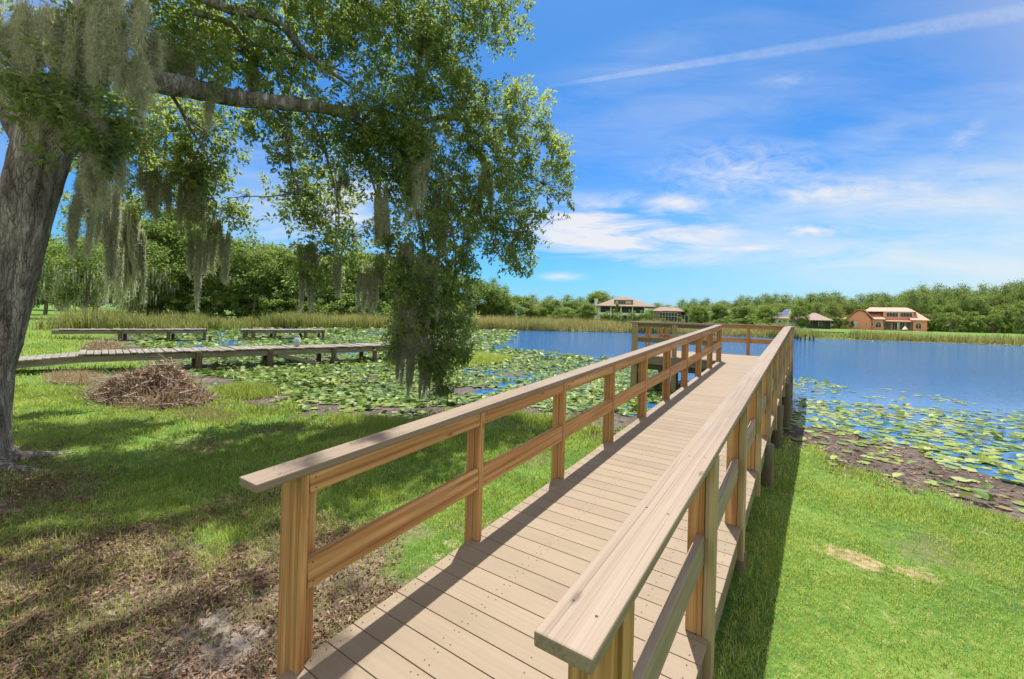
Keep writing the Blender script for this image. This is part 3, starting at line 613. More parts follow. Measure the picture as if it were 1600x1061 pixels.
c3 = atz(160, 543, -.18); brush('pinkish dry brush heap beyond the start of the long old dock', c3, 1.5, .6, .34, 120, 900, 1600, 9, 1.3)
# ------------------------------------------------------------------ the live oak
def bark_mat():
    m, t = mat('oak_bark'); co = t.n('ShaderNodeTexCoord').outputs['Object']
    st = t.n('ShaderNodeMapping', {'Vector': co, 'Scale': (1, 1, .2)}).outputs[0]
    n1 = t.noise(st, 9, 6, .65, .6); n2 = t.noise(co, 46, 4, .7); n0 = t.noise(co, 1.4, 3)
    vo = t.n('ShaderNodeTexVoronoi', {'Vector': t.n('ShaderNodeVectorMath', {0: st, 1: t.n('ShaderNodeVectorMath', {0: t.noise(st, 6, 3, out=1), 1: (.25, .25, .25)}, operation='MULTIPLY').outputs[0]}, operation='ADD').outputs[0], 'Scale': 27.0}, feature='DISTANCE_TO_EDGE').outputs['Distance']
    crack = t.ramp(vo, [(.0, (0, 0, 0)), (.12, (1, 1, 1))])
    base = t.ramp(n1, [(.35, (.085, .072, .062)), (.5, (.235, .205, .18)), (.64, (.44, .41, .365))])
    base = t.mix(t.math('MULTIPLY', t.math('SUBTRACT', 1.0, crack), .38), base, (.045, .036, .030))
    lich = t.ramp(n2, [(.60, (0, 0, 0)), (.68, (1, 1, 1))]); base = t.mix(t.math('MULTIPLY', lich, .55), base, (.42, .43, .38))
    base = t.mix(t.ramp(n0, [(.5, (0, 0, 0)), (.7, (.45, .45, .45))]), base, (.20, .19, .13))
    h = t.math('ADD', t.math('MULTIPLY', crack, .5), t.math('ADD', t.math('MULTIPLY', n1, .6), t.math('MULTIPLY', n2, .2)))
    finish(t, base, .9, t.bump(h, .8, .03), .15); return m
M_BARK = bark_mat()
M_OAK = leafy('oak_leaf', (.072, .13, .068), (.165, .255, .095), (.43, .49, .16), .52, rough=.55, spec=.25)
M_MOSS = leafy('spanish_moss', (.28, .295, .235), (.50, .51, .42), (.70, .70, .60), .5, rough=.9, spec=.1)
BASE = atz(-42, 730, -.13)
OAK = empty('live_oak', BASE, 'huge mossy live oak on the left lawn with one long limb over the shore', 'tree')
def spline(P, n):
    P = np.asarray(P, float); t = np.linspace(0, len(P)-1, n); i = np.clip(t.astype(int), 0, len(P)-2); f = (t-i)[:, None]
    g = lambda k: P[np.clip(k, 0, len(P)-1)]
    p0, p1, p2, p3 = g(i-1), g(i), g(i+1), g(i+2)
    return .5*((2*p1)+(p2-p0)*f+(2*p0-5*p1+4*p2-p3)*f*f+(3*p1-p0-3*p2+p3)*f**3)
def limb(name, pts, seg, sides=10, wob=.05, label=None):
    q = np.array([list(at(p[0], p[1], p[2]))+[p[3]] for p in pts]); s = spline(q, seg); bm = MB(); bm.tube(s[:, :3], np.maximum(s[:, 3], .003), sides, wob=wob)
    o = bm.build(name, M_BARK, OAK, smooth=True); 
    if label: o['label'] = label
    return s
# trunk with flared, ridged base
def trunk():
    q = [list(BASE+np.array([0, 0, -.35]))+[.33]]+[list(BASE+np.array([0, 0, .02]))+[.30], list(BASE+np.array([.0, .0, .25]))+[.25]]
    for u, v, d, r in ((-28, 590, 4.70, .225), (-8, 520, 4.73, .215), (12, 440, 4.78, .215), (31, 360, 4.82, .22), (52, 280, 4.88, .235), (76, 205, 4.95, .25), (108, 150, 5.0, .23), (140, 100, 5.1, .22)): q.append(list(at(u, v, d))+[r])
    s = spline(np.array(q), 46); bm = MB(); P, R = s[:, :3], s[:, 3]; sides = 40; ang = np.linspace(0, 2*math.pi, sides, endpoint=False); V = []
    for i in range(len(P)):
        hgt = P[i][2]-BASE[2]; fl = np.exp(-max(hgt, 0)/.28)
        k = R[i]*(1+.05*np.sin(ang*5+1.3+hgt*.8)+.03*np.sin(ang*9+hgt*2.2)+fl*.22*np.maximum(0, np.sin(ang*4+.6))**2+.012*rng.randn(sides))
        T = np.array([0, 0, 1.]) if i < 4 else (P[min(i+1, len(P)-1)]-P[i-1]); T = T/np.linalg.norm(T); N = np.cross(T, [0, 1, 0]); N /= np.linalg.norm(N); B = np.cross(T, N)
        V.append(P[i]+np.outer(np.cos(ang)*k, N)+np.outer(np.sin(ang)*k, B))
    f = [(i*sides+j, i*sides+(j+1) % sides, (i+1)*sides+(j+1) % sides, (i+1)*sides+j) for i in range(len(P)-1) for j in range(sides)]+[[(len(P)-1)*sides+j for j in range(sides)]]
    bm.add(np.concatenate(V), f); bm.build('trunk', M_BARK, OAK, smooth=True)
trunk()
for a, L in ((-.5, 1.5), (.35, 1.1), (-1.4, 1.3), (2.6, 1.2), (1.4, 1.0)):
    bm = MB(); P = []
    for k in np.linspace(0, 1, 7):
        x, y = BASE[0]+math.cos(a+.25*k)*(.16+.8*L*k), BASE[1]+math.sin(a+.25*k)*(.16+.8*L*k); P.append((x, y, float(gz(x, y))+.07*(1-k)-.035))
    bm.tube(P, [.10, .085, .065, .05, .035, .025, .012], 9, wob=.1); bm.build('root', M_BARK, OAK, smooth=True)
LIMBS = []
LIMBS.append(limb('branch', [(115, 125, 5.0, .20), (158, 100, 5.15, .19), (200, 113, 5.3, .155), (245, 128, 5.5, .14), (300, 138, 5.8, .132), (360, 152, 6.2, .118), (430, 160, 6.5, .108), (500, 168, 6.9, .092), (545, 180, 7.2, .078), (575, 200, 7.4, .062), (600, 222, 7.6, .05)], 46, 12, .07, 'long low limb reaching out over the shore'))
LIMBS.append(limb('branch', [(535, 176, 7.1, .06), (570, 168, 7.4, .055), (620, 182, 7.8, .048), (657, 191, 8.0, .042), (690, 183, 8.2, .038), (722, 187, 8.4, .034), (758, 222, 8.7, .025), (800, 262, 9.0, .016), (845, 285, 9.2, .008)], 30))
LIMBS.append(limb('branch', [(722, 187, 8.4, .03), (765, 178, 8.7, .022), (810, 185, 9.0, .014), (860, 205, 9.3, .007)], 14))
LIMBS.append(limb('branch', [(250, -40, 5.6, .09), (350, 12, 5.9, .062), (425, 30, 6.3, .05), (468, 72, 6.6, .044), (495, 98, 6.8, .038), (525, 118, 7.0, .03), (560, 142, 7.2, .02), (600, 165, 7.4, .012)], 26))
LIMBS.append(limb('branch', [(300, 18, 5.9, .05), (358, 36, 6.2, .038), (385, 66, 6.4, .032), (430, 74, 6.6, .026), (480, 90, 6.9, .018), (560, 122, 7.3, .009)], 20))
LIMBS.append(limb('branch', [(600, 205, 7.6, .05), (628, 235, 7.8, .045), (640, 290, 8.0, .04), (655, 350, 8.1, .034), (663, 395, 8.2, .03), (648, 445, 8.25, .024), (655, 500, 8.3, .015), (665, 560, 8.35, .007)], 30))
LIMBS.append(limb('branch', [(640, 240, 7.9, .04), (671, 256, 8.1, .034), (701, 279, 8.3, .028), (728, 309, 8.5, .022), (760, 345, 8.7, .014), (800, 385, 8.9, .007)], 20))
LIMBS.append(limb('branch', [(650, 300, 8.0, .03), (690, 330, 8.2, .024), (712, 390, 8.3, .018), (705, 460, 8.35, .013), (690, 540, 8.4, .007)], 20))
LIMBS.append(limb('branch', [(262, 138, 5.85, .03), (280, 168, 6.0, .021), (300, 205, 6.1, .018), (318, 233, 6.2, .016), (332, 262, 6.3, .014), (338, 288, 6.3, .011), (330, 310, 6.3, .006)], 18))
LIMBS.append(limb('branch', [(420, 163, 6.5, .03), (448, 195, 6.8, .024), (452, 250, 7.1, .017), (472, 310, 7.4, .012), (500, 370, 7.6, .006)], 18))
LIMBS.append(limb('branch', [(470, 166, 6.7, .028), (500, 215, 7.1, .022), (520, 280, 7.4, .016), (530, 345, 7.6, .010), (520, 400, 7.7, .005)], 18))
LIMBS.append(limb('branch', [(560, 195, 7.3, .03), (575, 260, 7.6, .022), (592, 320, 7.8, .015), (600, 380, 7.9, .008)], 14))
LIMBS.append(limb('branch', [(135, 105, 5.05, .22), (150, 30, 5.2, .19), (120, -80, 5.6, .16), (60, -260, 5.9, .10), (40, -420, 6.2, .05)], 22, 12, .06, 'upper part of the trunk rising out of the picture'))
LIMBS.append(limb('branch', [(62, 232, 4.95, .22), (20, 165, 5.3, .18), (-60, 90, 6.3, .16), (-200, 0, 7.0, .11), (-380, -60, 7.8, .05)], 22, 12, .06))
LIMBS.append(limb('branch', [(145, 30, 5.2, .15), (230, -90, 5.6, .12), (380, -150, 6.0, .085), (540, -130, 6.7, .055), (680, -60, 7.4, .03), (790, 10, 8.2, .01)], 26))
LIMBS.append(limb('branch', [(130, -50, 5.4, .14), (260, -300, 5.2, .1), (470, -420, 5.2, .06), (650, -430, 5.6, .02)], 20))
LIMBS.append(limb('branch', [(380, -150, 6.0, .06), (470, -60, 6.6, .045), (560, 0, 7.2, .03), (640, 60, 7.8, .018), (700, 110, 8.2, .008)], 18))
SK = np.concatenate([l[::1, :4] for l in LIMBS if len(l)])
# foliage masses: u, v, depth, ru, rv, leaves, light tone
BL = [(300, -30, 6.3, 150, 70, 5200, .5), (430, 10, 6.9, 130, 70, 5600, .55), (560, 5, 7.4, 120, 70, 5200, .5), (680, 0, 7.8, 100, 75, 5200, .42), (770, 20, 8.2, 62, 42, 2200, .4), (700, 70, 8.0, 60, 50, 2600, .4),
 (620, 85, 7.7, 70, 60, 3000, .5), (530, 70, 7.5, 60, 50, 2200, .5), (380, 90, 6.8, 70, 50, 2400, .55), (300, 80, 6.5, 60, 50, 2000, .6), (455, 120, 7.2, 70, 35, 2000, .5), (250, 60, 6.4, 40, 60, 1200, .5),
 (250, 215, 7.4, 75, 55, 3400, .75), (330, 215, 7.6, 60, 50, 2600, .7), (210, 270, 7.6, 50, 60, 2000, .55), (270, 290, 7.8, 50, 45, 1800, .5), (300, 255, 7.6, 50, 40, 1500, .6), (335, 345, 7.9, 34, 36, 1000, .35), (352, 310, 7.8, 28, 26, 500, .4), (300, 350, 7.9, 30, 40, 700, .35),
 (420, 190, 7.2, 50, 40, 1900, .6), (480, 220, 7.4, 55, 55, 2600, .55), (540, 230, 7.6, 50, 60, 2600, .5), (470, 300, 7.8, 40, 40, 1300, .4), (520, 330, 7.9, 45, 50, 1500, .38), (460, 345, 7.9, 36, 36, 900, .36), (560, 370, 8.0, 45, 40, 1200, .36), (500, 395, 8.0, 48, 26, 900, .34), (480, 420, 8.0, 26, 36, 500, .3), (545, 415, 8.0, 30, 30, 500, .3), (440, 300, 7.8, 20, 34, 350, .4),
 (600, 170, 7.6, 60, 60, 4200, .45), (600, 250, 7.7, 50, 60, 4200, .32), (640, 210, 7.9, 60, 55, 3400, .5), (660, 140, 8.0, 60, 50, 2600, .55), (720, 150, 8.3, 52, 36, 1900, .5), (700, 215, 8.3, 60, 45, 2800, .5), (770, 190, 8.7, 62, 45, 2900, .55), (820, 165, 9.0, 36, 34, 1200, .55), (845, 230, 9.2, 52, 38, 2200, .55), (780, 250, 8.8, 60, 45, 3000, .55), (850, 290, 9.2, 46, 34, 1700, .5), (800, 320, 9.0, 60, 45, 2900, .42), (740, 320, 8.7, 55, 55, 2900, .48), (835, 350, 9.1, 38, 32, 1300, .38), (800, 390, 9.0, 40, 28, 1200, .33), (770, 405, 8.9, 28, 18, 500, .3), (830, 395, 9.1, 16, 22, 300, .33),
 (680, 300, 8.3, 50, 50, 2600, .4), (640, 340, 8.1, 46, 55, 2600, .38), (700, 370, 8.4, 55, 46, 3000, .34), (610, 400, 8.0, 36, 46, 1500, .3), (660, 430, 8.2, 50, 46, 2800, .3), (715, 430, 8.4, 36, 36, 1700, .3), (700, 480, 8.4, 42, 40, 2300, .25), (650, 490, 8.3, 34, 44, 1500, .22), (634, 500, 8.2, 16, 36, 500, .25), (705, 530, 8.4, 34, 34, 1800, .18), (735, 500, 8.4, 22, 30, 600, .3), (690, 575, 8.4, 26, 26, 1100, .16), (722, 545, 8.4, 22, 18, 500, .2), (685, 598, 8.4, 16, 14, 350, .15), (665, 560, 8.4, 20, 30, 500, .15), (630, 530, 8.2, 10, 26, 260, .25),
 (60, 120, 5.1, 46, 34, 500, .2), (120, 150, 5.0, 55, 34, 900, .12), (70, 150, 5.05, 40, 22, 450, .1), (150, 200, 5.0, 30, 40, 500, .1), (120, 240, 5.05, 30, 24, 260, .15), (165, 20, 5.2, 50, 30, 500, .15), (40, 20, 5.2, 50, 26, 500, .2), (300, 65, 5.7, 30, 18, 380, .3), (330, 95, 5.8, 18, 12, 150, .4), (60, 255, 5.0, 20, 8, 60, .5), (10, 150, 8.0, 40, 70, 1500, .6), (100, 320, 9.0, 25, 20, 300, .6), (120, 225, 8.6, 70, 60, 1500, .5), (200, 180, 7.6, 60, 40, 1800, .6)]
UPB = [(120, -140, 5.6, 230, 120, 5200, .5), (380, -160, 6.0, 200, 110, 5600, .5), (600, -110, 7.0, 160, 80, 4200, .5), (450, -330, 5.4, 260, 130, 5600, .5), (-150, -60, 6.8, 220, 160, 5000, .5), (150, -380, 5.6, 260, 150, 5200, .5), (-300, -300, 7.5, 300, 200, 4200, .5), (700, -330, 5.6, 130, 90, 2000, .5), (-260, 120, 7.6, 160, 120, 2400, .5), (520, -520, 4.8, 260, 110, 3000, .5)]
LV = np.array([(0, 0, 0), (.38, -.5, .06), (1, 0, -.08), (.38, .5, .06)])      # one leaf, folded along its rib
def leaves(cent, dirs, n_per, L, var):
    """sprays: n_per leaves along a short twig that starts at each point"""
    m = len(cent); d0 = np.repeat(dirs, n_per, 0); s_ = rng.rand(m*n_per, 1)**.8*np.repeat(rng.uniform(.14, .34, m), n_per)[:, None]
    side = rng.randn(m*n_per, 3); side -= d0*(side*d0).sum(1)[:, None]; side /= np.linalg.norm(side, axis=1)[:, None]
    c = np.repeat(cent, n_per, 0)+d0*s_+side*rng.uniform(0, .055, (m*n_per, 1)); n = len(c)
    d = d0*.55+side*.9+rng.randn(n, 3)*.25; d /= np.linalg.norm(d, axis=1)[:, None]
    up = rng.randn(n, 3)*.55+np.array([0, 0, 1.0]); w = np.cross(d, up); w /= np.linalg.norm(w, axis=1)[:, None]+1e-9; h = np.cross(w, d)
    ln = L*rng.uniform(.65, 1.25, n)
    V = c[:, None]+(LV[None, :, 0, None]*d[:, None]+LV[None, :, 1, None]*w[:, None]*.5+LV[None, :, 2, None]*h[:, None])*ln[:, None, None]
    return V, np.clip(np.repeat(var, n_per)+.15*rng.randn(n), 0, 1)
def crown():
    VV, VAR, TW = [], [], MB(); big = SK[:, 3] > .004
    skp = SK[big, :3]
    for bi, (u, v, dd, ru, rv, nl, tone) in enumerate(BL+UPB):
        if bi >= len(BL): nl *= .62
        if v > 385 and 590 < u < 760: ru = max(8, ru-13); rv = max(8, rv-6)
        if u < 190 and dd < 5.25: dd -= .5
        c = at(u, v, dd); npr = 24; k = max(3, int(nl*1.05/npr)); rx, rz = ru/FPX*dd, rv/FPX*dd
        p = rng.randn(k, 3); p /= np.linalg.norm(p, axis=1)[:, None]; p *= rng.rand(k, 1)**.42
        cent = c+RT*(p[:, :1]*rx)+UP*(p[:, 1:2]*rz)+FW*(p[:, 2:]*max(rx, rz)*.8)
        cent += (np.stack([fbm(cent[:, 0]*1.7+i*13, cent[:, 2]*1.7+cent[:, 1]*1.1) for i in range(3)], 1)-.5)*.75
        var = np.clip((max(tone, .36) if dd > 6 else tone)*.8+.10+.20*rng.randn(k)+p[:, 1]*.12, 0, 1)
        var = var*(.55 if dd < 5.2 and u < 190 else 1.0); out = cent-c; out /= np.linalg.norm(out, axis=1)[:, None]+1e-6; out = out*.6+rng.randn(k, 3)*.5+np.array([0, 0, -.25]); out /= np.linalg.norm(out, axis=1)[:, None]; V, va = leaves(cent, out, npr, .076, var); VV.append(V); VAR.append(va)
        # twigs from the nearest limb to the mass, then out to some of the tips
        j = np.argmin(((skp-c)**2).sum(1)); hub = c+(skp[j]-c)*.35
        if np.linalg.norm(skp[j]-c) < 2.2:
            mid = (skp[j]+hub)/2+rng.randn(3)*.06; TW.tube(spline([skp[j], mid, hub, c], 8), np.linspace(.013, .006, 8), 5, cap=False)
        for q in cent[::3][:26]:
            mid = (hub+q)/2+rng.randn(3)*.05+np.array([0, 0, .03]); TW.tube(spline([hub, mid, q], 6), np.linspace(.006, .0022, 6), 4, cap=False)
    V = np.concatenate(VV); va = np.concatenate(VAR); print('leaves', len(V))
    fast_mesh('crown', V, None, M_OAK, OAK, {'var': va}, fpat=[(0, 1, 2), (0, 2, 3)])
    TW.build('twigs', M_BARK, OAK)
crown()
# ------------------------------------------------------------------ Spanish moss
def hank(u, v0, v1, w, d, label, n=None, curl=1.0, taper=.45, tone=.5, group='spanish moss hanging from the oak'):
    top = at(u, v0, d); Lm = (v1-v0)/FPX*d; W = w/FPX*d
    n = n or int(np.clip((300 if d > 5.6 else 215)*W*Lm/.05, 110, 760)); seg = 9
    K = int(np.clip(W/.038, 3, 12)); tc = np.stack([np.linspace(-.5, .5, K)+rng.uniform(-.5, .5, K)/K, rng.uniform(-.5, .5, K)], 1); tl = 1-.72*rng.rand(K)**.8; tl[rng.randint(K)] = 1.0; t0 = np.where(rng.rand(K) < .45, rng.uniform(.0, .4, K), 0); t0[np.argmax(tl)] = 0
    ki = rng.randint(0, K, n); rr = np.clip(rng.randn(n, 2), -1.6, 1.6)*.5*(.55/np.sqrt(K))
    o = tc[ki]+rr; st = np.minimum(t0[ki]+.30*rng.rand(n)**2, .8); ls = Lm*np.maximum(tl[ki]*(1-.55*rng.rand(n)**1.3)-st*.6, .12); ls = np.minimum(ls, Lm*(1-st))
    base = top+RT*(o[:, :1]*W)+FW*(o[:, 1:]*W*.6)+np.array([0, 0, 1.])*(rng.randn(n, 1)*.035-st[:, None]*Lm)
    t = np.linspace(0, 1, seg)
    conv = rr; sway = np.cumsum(rng.randn(K, seg)*.16, 1)[ki]*t[None]
    ph = rng.uniform(0, 6.28, (n, 4)); am = .016*curl*(.4+t)[None]*np.minimum(1, Lm*2)
    dx = am*(np.sin(t*9+ph[:, :1])+.6*np.sin(t*23+ph[:, 1:2]))-(conv[:, :1]*W)*(t[None]**1.1)*.85+sway*min(W, .12)*.8; dy = am*(np.sin(t*11+ph[:, 2:3])+.6*np.sin(t*19+ph[:, 3:]))-(conv[:, 1:]*W*.6)*(t[None]**1.1)*.85
    P = base[:, None]+RT*dx[..., None]+FW*dy[..., None]-np.array([0, 0, 1.])*(ls[:, None]*t[None])[..., None]
    wd = .0042*rng.uniform(.6, 1.3, n)*d/6.0*(1 if d < 7 else 1.15); a = rng.uniform(0, 6.28, n); wv = (np.cos(a)[:, None]*RT+np.sin(a)[:, None]*FW)*wd[:, None]
    k = (1-.65*t)[None, :, None]; A, B = P-wv[:, None]*k, P+wv[:, None]*k; V = np.stack([A, B], 2).reshape(n, seg*2, 3)
    # little side curls
    m = n*5; ii = rng.randint(0, n, m); jj = rng.randint(1, seg, m); c = P[ii, jj]+rng.randn(m, 3)*.010*curl; dv = rng.randn(m, 3); dv[:, 2] -= .9; dv /= np.linalg.norm(dv, axis=1)[:, None]; L2 = rng.uniform(.03, .085, m)*min(1.3, curl)
    sd = np.cross(dv, rng.randn(m, 3)); sd /= np.linalg.norm(sd, axis=1)[:, None]; s2 = np.cross(sd, dv)*(L2*.3)[:, None]; ww = sd*(.0030*d/6)
    p1, p2 = c+dv*(L2*.5)[:, None]+s2, c+dv*L2[:, None]
    C = np.stack([c-ww, c+ww, p1+ww*.8, p1-ww*.8, p2], 1)
    fp = [(2*i, 2*i+1, 2*i+3) for i in range(seg-1)]+[(2*i, 2*i+3, 2*i+2) for i in range(seg-1)]
    v1_ = np.clip(tone+.22*rng.randn(n), 0, 1); v2_ = np.clip(tone+.22*rng.randn(m), 0, 1)
    # pad the curls to the same piece size by building one combined triangle list
    me = bpy.data.meshes.new('spanish_moss'); VA = V.reshape(-1, 3); VB = C.reshape(-1, 3); nn = len(VA)
    F = np.concatenate([(np.array(fp)[None]+(np.arange(n)*seg*2)[:, None, None]).reshape(-1, 3), nn+(np.array(BPAT3)[None]+(np.arange(m)*5)[:, None, None]).reshape(-1, 3)])
    allv = np.concatenate([VA, VB])-top
    me.vertices.add(len(allv)); me.vertices.foreach_set('co', allv.reshape(-1).astype(np.float32)); me.loops.add(F.size); me.loops.foreach_set('vertex_index', F.reshape(-1).astype(np.int32)); me.polygons.add(len(F))
    me.polygons.foreach_set('loop_start', (np.arange(len(F))*3).astype(np.int32)); me.polygons.foreach_set('loop_total', np.full(len(F), 3, np.int32)); me.update(calc_edges=True)
    a_ = me.attributes.new('var', 'FLOAT', 'POINT'); a_.data.foreach_set('value', np.concatenate([np.repeat(v1_, seg*2), np.repeat(v2_, 5)]).astype(np.float32)); me.materials.append(M_MOSS)
    ob = bpy.data.objects.new('spanish_moss', me); COL.objects.link(ob); ob.location = Vector(top.tolist()); tag(ob, label, 'moss', group)
HANKS = [
 (22, 5, 140, 46, 5.2, 'pale shaggy moss in the top left corner of the view', 1.8, .62), (68, 20, 108, 44, 5.2, 'pale moss left of the trunk top, second from the corner', 1.8, .62), (112, 20, 150, 44, 5.25, 'broad grey moss over the trunk fork, nearest its middle', 1.6, .55),
 (152, -20, 170, 46, 5.25, 'thick pale moss mass just left of where the long limb begins', 1.7, .65), (196, -30, 105, 46, 5.3, 'thick pale moss hanging down in front of the start of the long limb', 1.8, .65), (178, 60, 150, 24, 5.3, 'short ragged moss at the root of the long limb', 1.5, .6),
 (238, 30, 140, 22, 5.6, 'narrow moss crossing the long limb, nearest the trunk', 1.5, .6), (290, 80, 152, 16, 5.8, 'small pale moss tail over the long limb, farther from the trunk', 1.5, .62), (140, 165, 272, 30, 5.15, 'grey green moss among the dark leaves in front of the trunk', 1.5, .5),
 (172, 185, 300, 20, 5.3, 'slim moss tail right of the dark leaves on the trunk', 1.3, .42), (128, 270, 405, 26, 5.6, 'long grey moss curtain just right of the trunk', 1.1, .42), (166, 290, 440, 20, 5.9, 'long narrow moss curtain second from the trunk', 1.1, .35),
 (196, 310, 482, 40, 8.2, 'widest and longest moss curtain left of the far trees', .9, .32), (216, 360, 476, 20, 8.3, 'dark moss strip along the right edge of the widest curtain', .9, .25), (232, 262, 345, 16, 7.4, 'short dark moss tail above the widest curtain', 1.1, .25), (257, 275, 335, 13, 7.5, 'short dark moss tail between two sky gaps', 1.1, .25),
 (303, 250, 372, 26, 7.7, 'forked moss at the left of the big blue sky gap', 1.1, .35), (305, 360, 482, 14, 7.9, 'thin long moss string below the big blue sky gap', .9, .32), (331, 345, 425, 15, 7.9, 'dark moss tail at the lower end of the gap twig', 1.0, .28), (352, 365, 440, 11, 7.9, 'rightmost dark moss tail under the gap twig', 1.0, .25),
 (394, 85, 146, 10, 6.8, 'small moss tuft hanging above the middle of the long limb', 1.2, .4), (482, 380, 484, 22, 8.0, 'double moss curtain in front of the far cattails', .9, .35), (527, 405, 462, 9, 8.0, 'little moss tail right of the double curtain', .9, .38), (576, 418, 487, 22, 8.0, 'bell shaped moss clump hanging clear of the leaves', .9, .28), (593, 400, 450, 10, 8.0, 'short moss tail between the bell shaped clump and the hanging branch', .9, .35),
 (536, 272, 312, 9, 7.6, 'tiny dark moss tuft alone against the white cloud', 1.1, .3), (594, 290, 378, 14, 7.7, 'slim pale moss below the dark leaf mass', 1.1, .5), (652, 215, 345, 34, 7.8, 'broad pale moss sheet in the heart of the hanging branch', 1.2, .55), (756, 260, 332, 12, 8.7, 'thin pale moss in the right hand foliage', 1.1, .5), (661, 40, 112, 10, 7.7, 'thin moss strand high in the upper foliage', 1.1, .5),
 (45, 60, 215, 30, 5.2, 'long pale moss below the corner mass at the far left edge', 1.7, .6), (95, 110, 235, 22, 5.2, 'ragged moss tail between the corner mass and the trunk fork', 1.6, .55), (215, 95, 200, 16, 5.35, 'wispy moss under the start of the long limb', 1.6, .58), (262, 60, 128, 18, 5.7, 'loose moss on top of the long limb, between two narrow tails', 1.6, .6), (330, 128, 205, 10, 5.95, 'thin moss thread under the middle of the long limb', 1.4, .5), (148, 230, 330, 22, 5.3, 'pale moss veil beside the right edge of the trunk', 1.3, .5), (690, 300, 420, 18, 8.2, 'pale moss ribbon right of the broad sheet in the hanging branch', 1.1, .55), (668, 400, 500, 26, 8.1, 'pale moss veil over the narrow part of the hanging branch', 1.0, .5), (636, 380, 470, 16, 8.0, 'slim pale moss along the left edge of the hanging branch', 1.0, .45),
 (650, 455, 545, 40, 8.15, 'wide grey moss skirt on the hanging branch above the water', .9, .38), (622, 525, 592, 16, 8.1, 'leftmost dark moss tails of the hanging branch', .9, .25), (632, 480, 600, 11, 8.1, 'second long moss tail from the left on the hanging branch', .8, .3), (646, 500, 618, 12, 8.15, 'longest moss tail in the middle of the hanging branch', .8, .3), (661, 510, 621, 10, 8.2, 'moss tail just right of the longest one', .8, .3), (673, 535, 617, 9, 8.2, 'moss tail in front of the lowest dark leaves', .8, .28), (687, 570, 618, 7, 8.25, 'rightmost thin moss tail at the tip of the hanging branch', .8, .3), (624, 470, 565, 9, 8.1, 'thin moss string beside the end of the long grey dock', .8, .3), (598, 310, 400, 10, 7.9, 'dark thin moss left of the hanging branch', .9, .3)]
for (u, v0, v1, w, d, lb, cu, tn) in HANKS:
    if u < 262 and d < 5.7: d -= .55
    hank(u, v0, v1, w, d, lb, curl=cu, tone=tn)
# ------------------------------------------------------------------ reeds along the far shore
M_REED = leafy('cattail_leaf', (.07, .14, .025), (.22, .27, .08), (.46, .38, .21), .4, rough=.6)
def flat(u, d):                                       # a spot on the ground at column u and depth d of the photograph
    x = CX+FW[0]*d+RT[0]*(u-PPX)/FPX*d; y = CY+FW[1]*d+RT[1]*(u-PPX)/FPX*d; return x, y, float(gz(x, y))
def reeds(name, label, i0, i1, n, h0, h1, w0, w1, var0, wid=.05, pred=None):
    seg = BANK[i0:i1+1]; L = np.linalg.norm(np.diff(seg, axis=0), axis=1); c = np.concatenate([[0], np.cumsum(L)]); s = rng.uniform(0, c[-1], n); k = np.clip(np.searchsorted(c, s)-1, 0, len(L)-1); f = (s-c[k])/L[k]
    P = seg[k]+(seg[k+1]-seg[k])*f[:, None]; t = (seg[k+1]-seg[k])/L[k][:, None]; nv = np.stack([t[:, 1], -t[:, 0]], 1)
    # inwards = towards the lake
    inw = np.sign(sdist(P[:, 0]+nv[:, 0], P[:, 1]+nv[:, 1])); nv *= -inw[:, None]
    off = rng.uniform(w0, w1, n); P = P+nv*off[:, None]
    cl = fbm(P[:, 0]*.25, P[:, 1]*.25); keep = rng.rand(n) < .35+.9*sstep(.3, .6, cl); P, cl = P[keep], cl[keep]; n = len(P)
    Q = np.stack([P[:, 0], P[:, 1], np.maximum(gz(P[:, 0], P[:, 1]), WATER-.1)-.02], 1); var = np.clip(var0+.24*rng.randn(n)+(fbm(P[:, 0]*.16+4, P[:, 1]*.16)-.5)*1.0, 0, 1)
    hh = rng.uniform(h0, h1, n)*(.45+.55*sstep(.25, .6, cl)+.35*fbm(P[:, 0]*.9, P[:, 1]*.9))
    tag(fast_mesh(name, blades(Q, hh, np.full(n, wid)*rng.uniform(.6, 1.3, n), rng.uniform(.03, .62, n), var), None, M_REED, attrs={'var': var}, fpat=BPAT3), label, 'reeds', kind='stuff')
reeds('cattail_reeds', 'tall green and tan cattails along the far left shore', 28, 33, 20000, .8, 1.6, -4.5, 2.5, .36)
reeds('cattail_reeds', 'dense tan cattail belt along the far middle shore below the houses', 33, 38, 30000, .9, 1.75, -3.5, 2.5, .58, .055)
reeds('shore_reeds', 'lower green reeds along the far right shore below the orange house', 38, 42, 12000, .35, 1.25, -5.5, 1.0, .38, .06)
reeds('lawn_edge_grass', 'yellow green rough grass at the far right water edge', 41, 43, 9000, .2, .5, -8, .8, .4, .08)

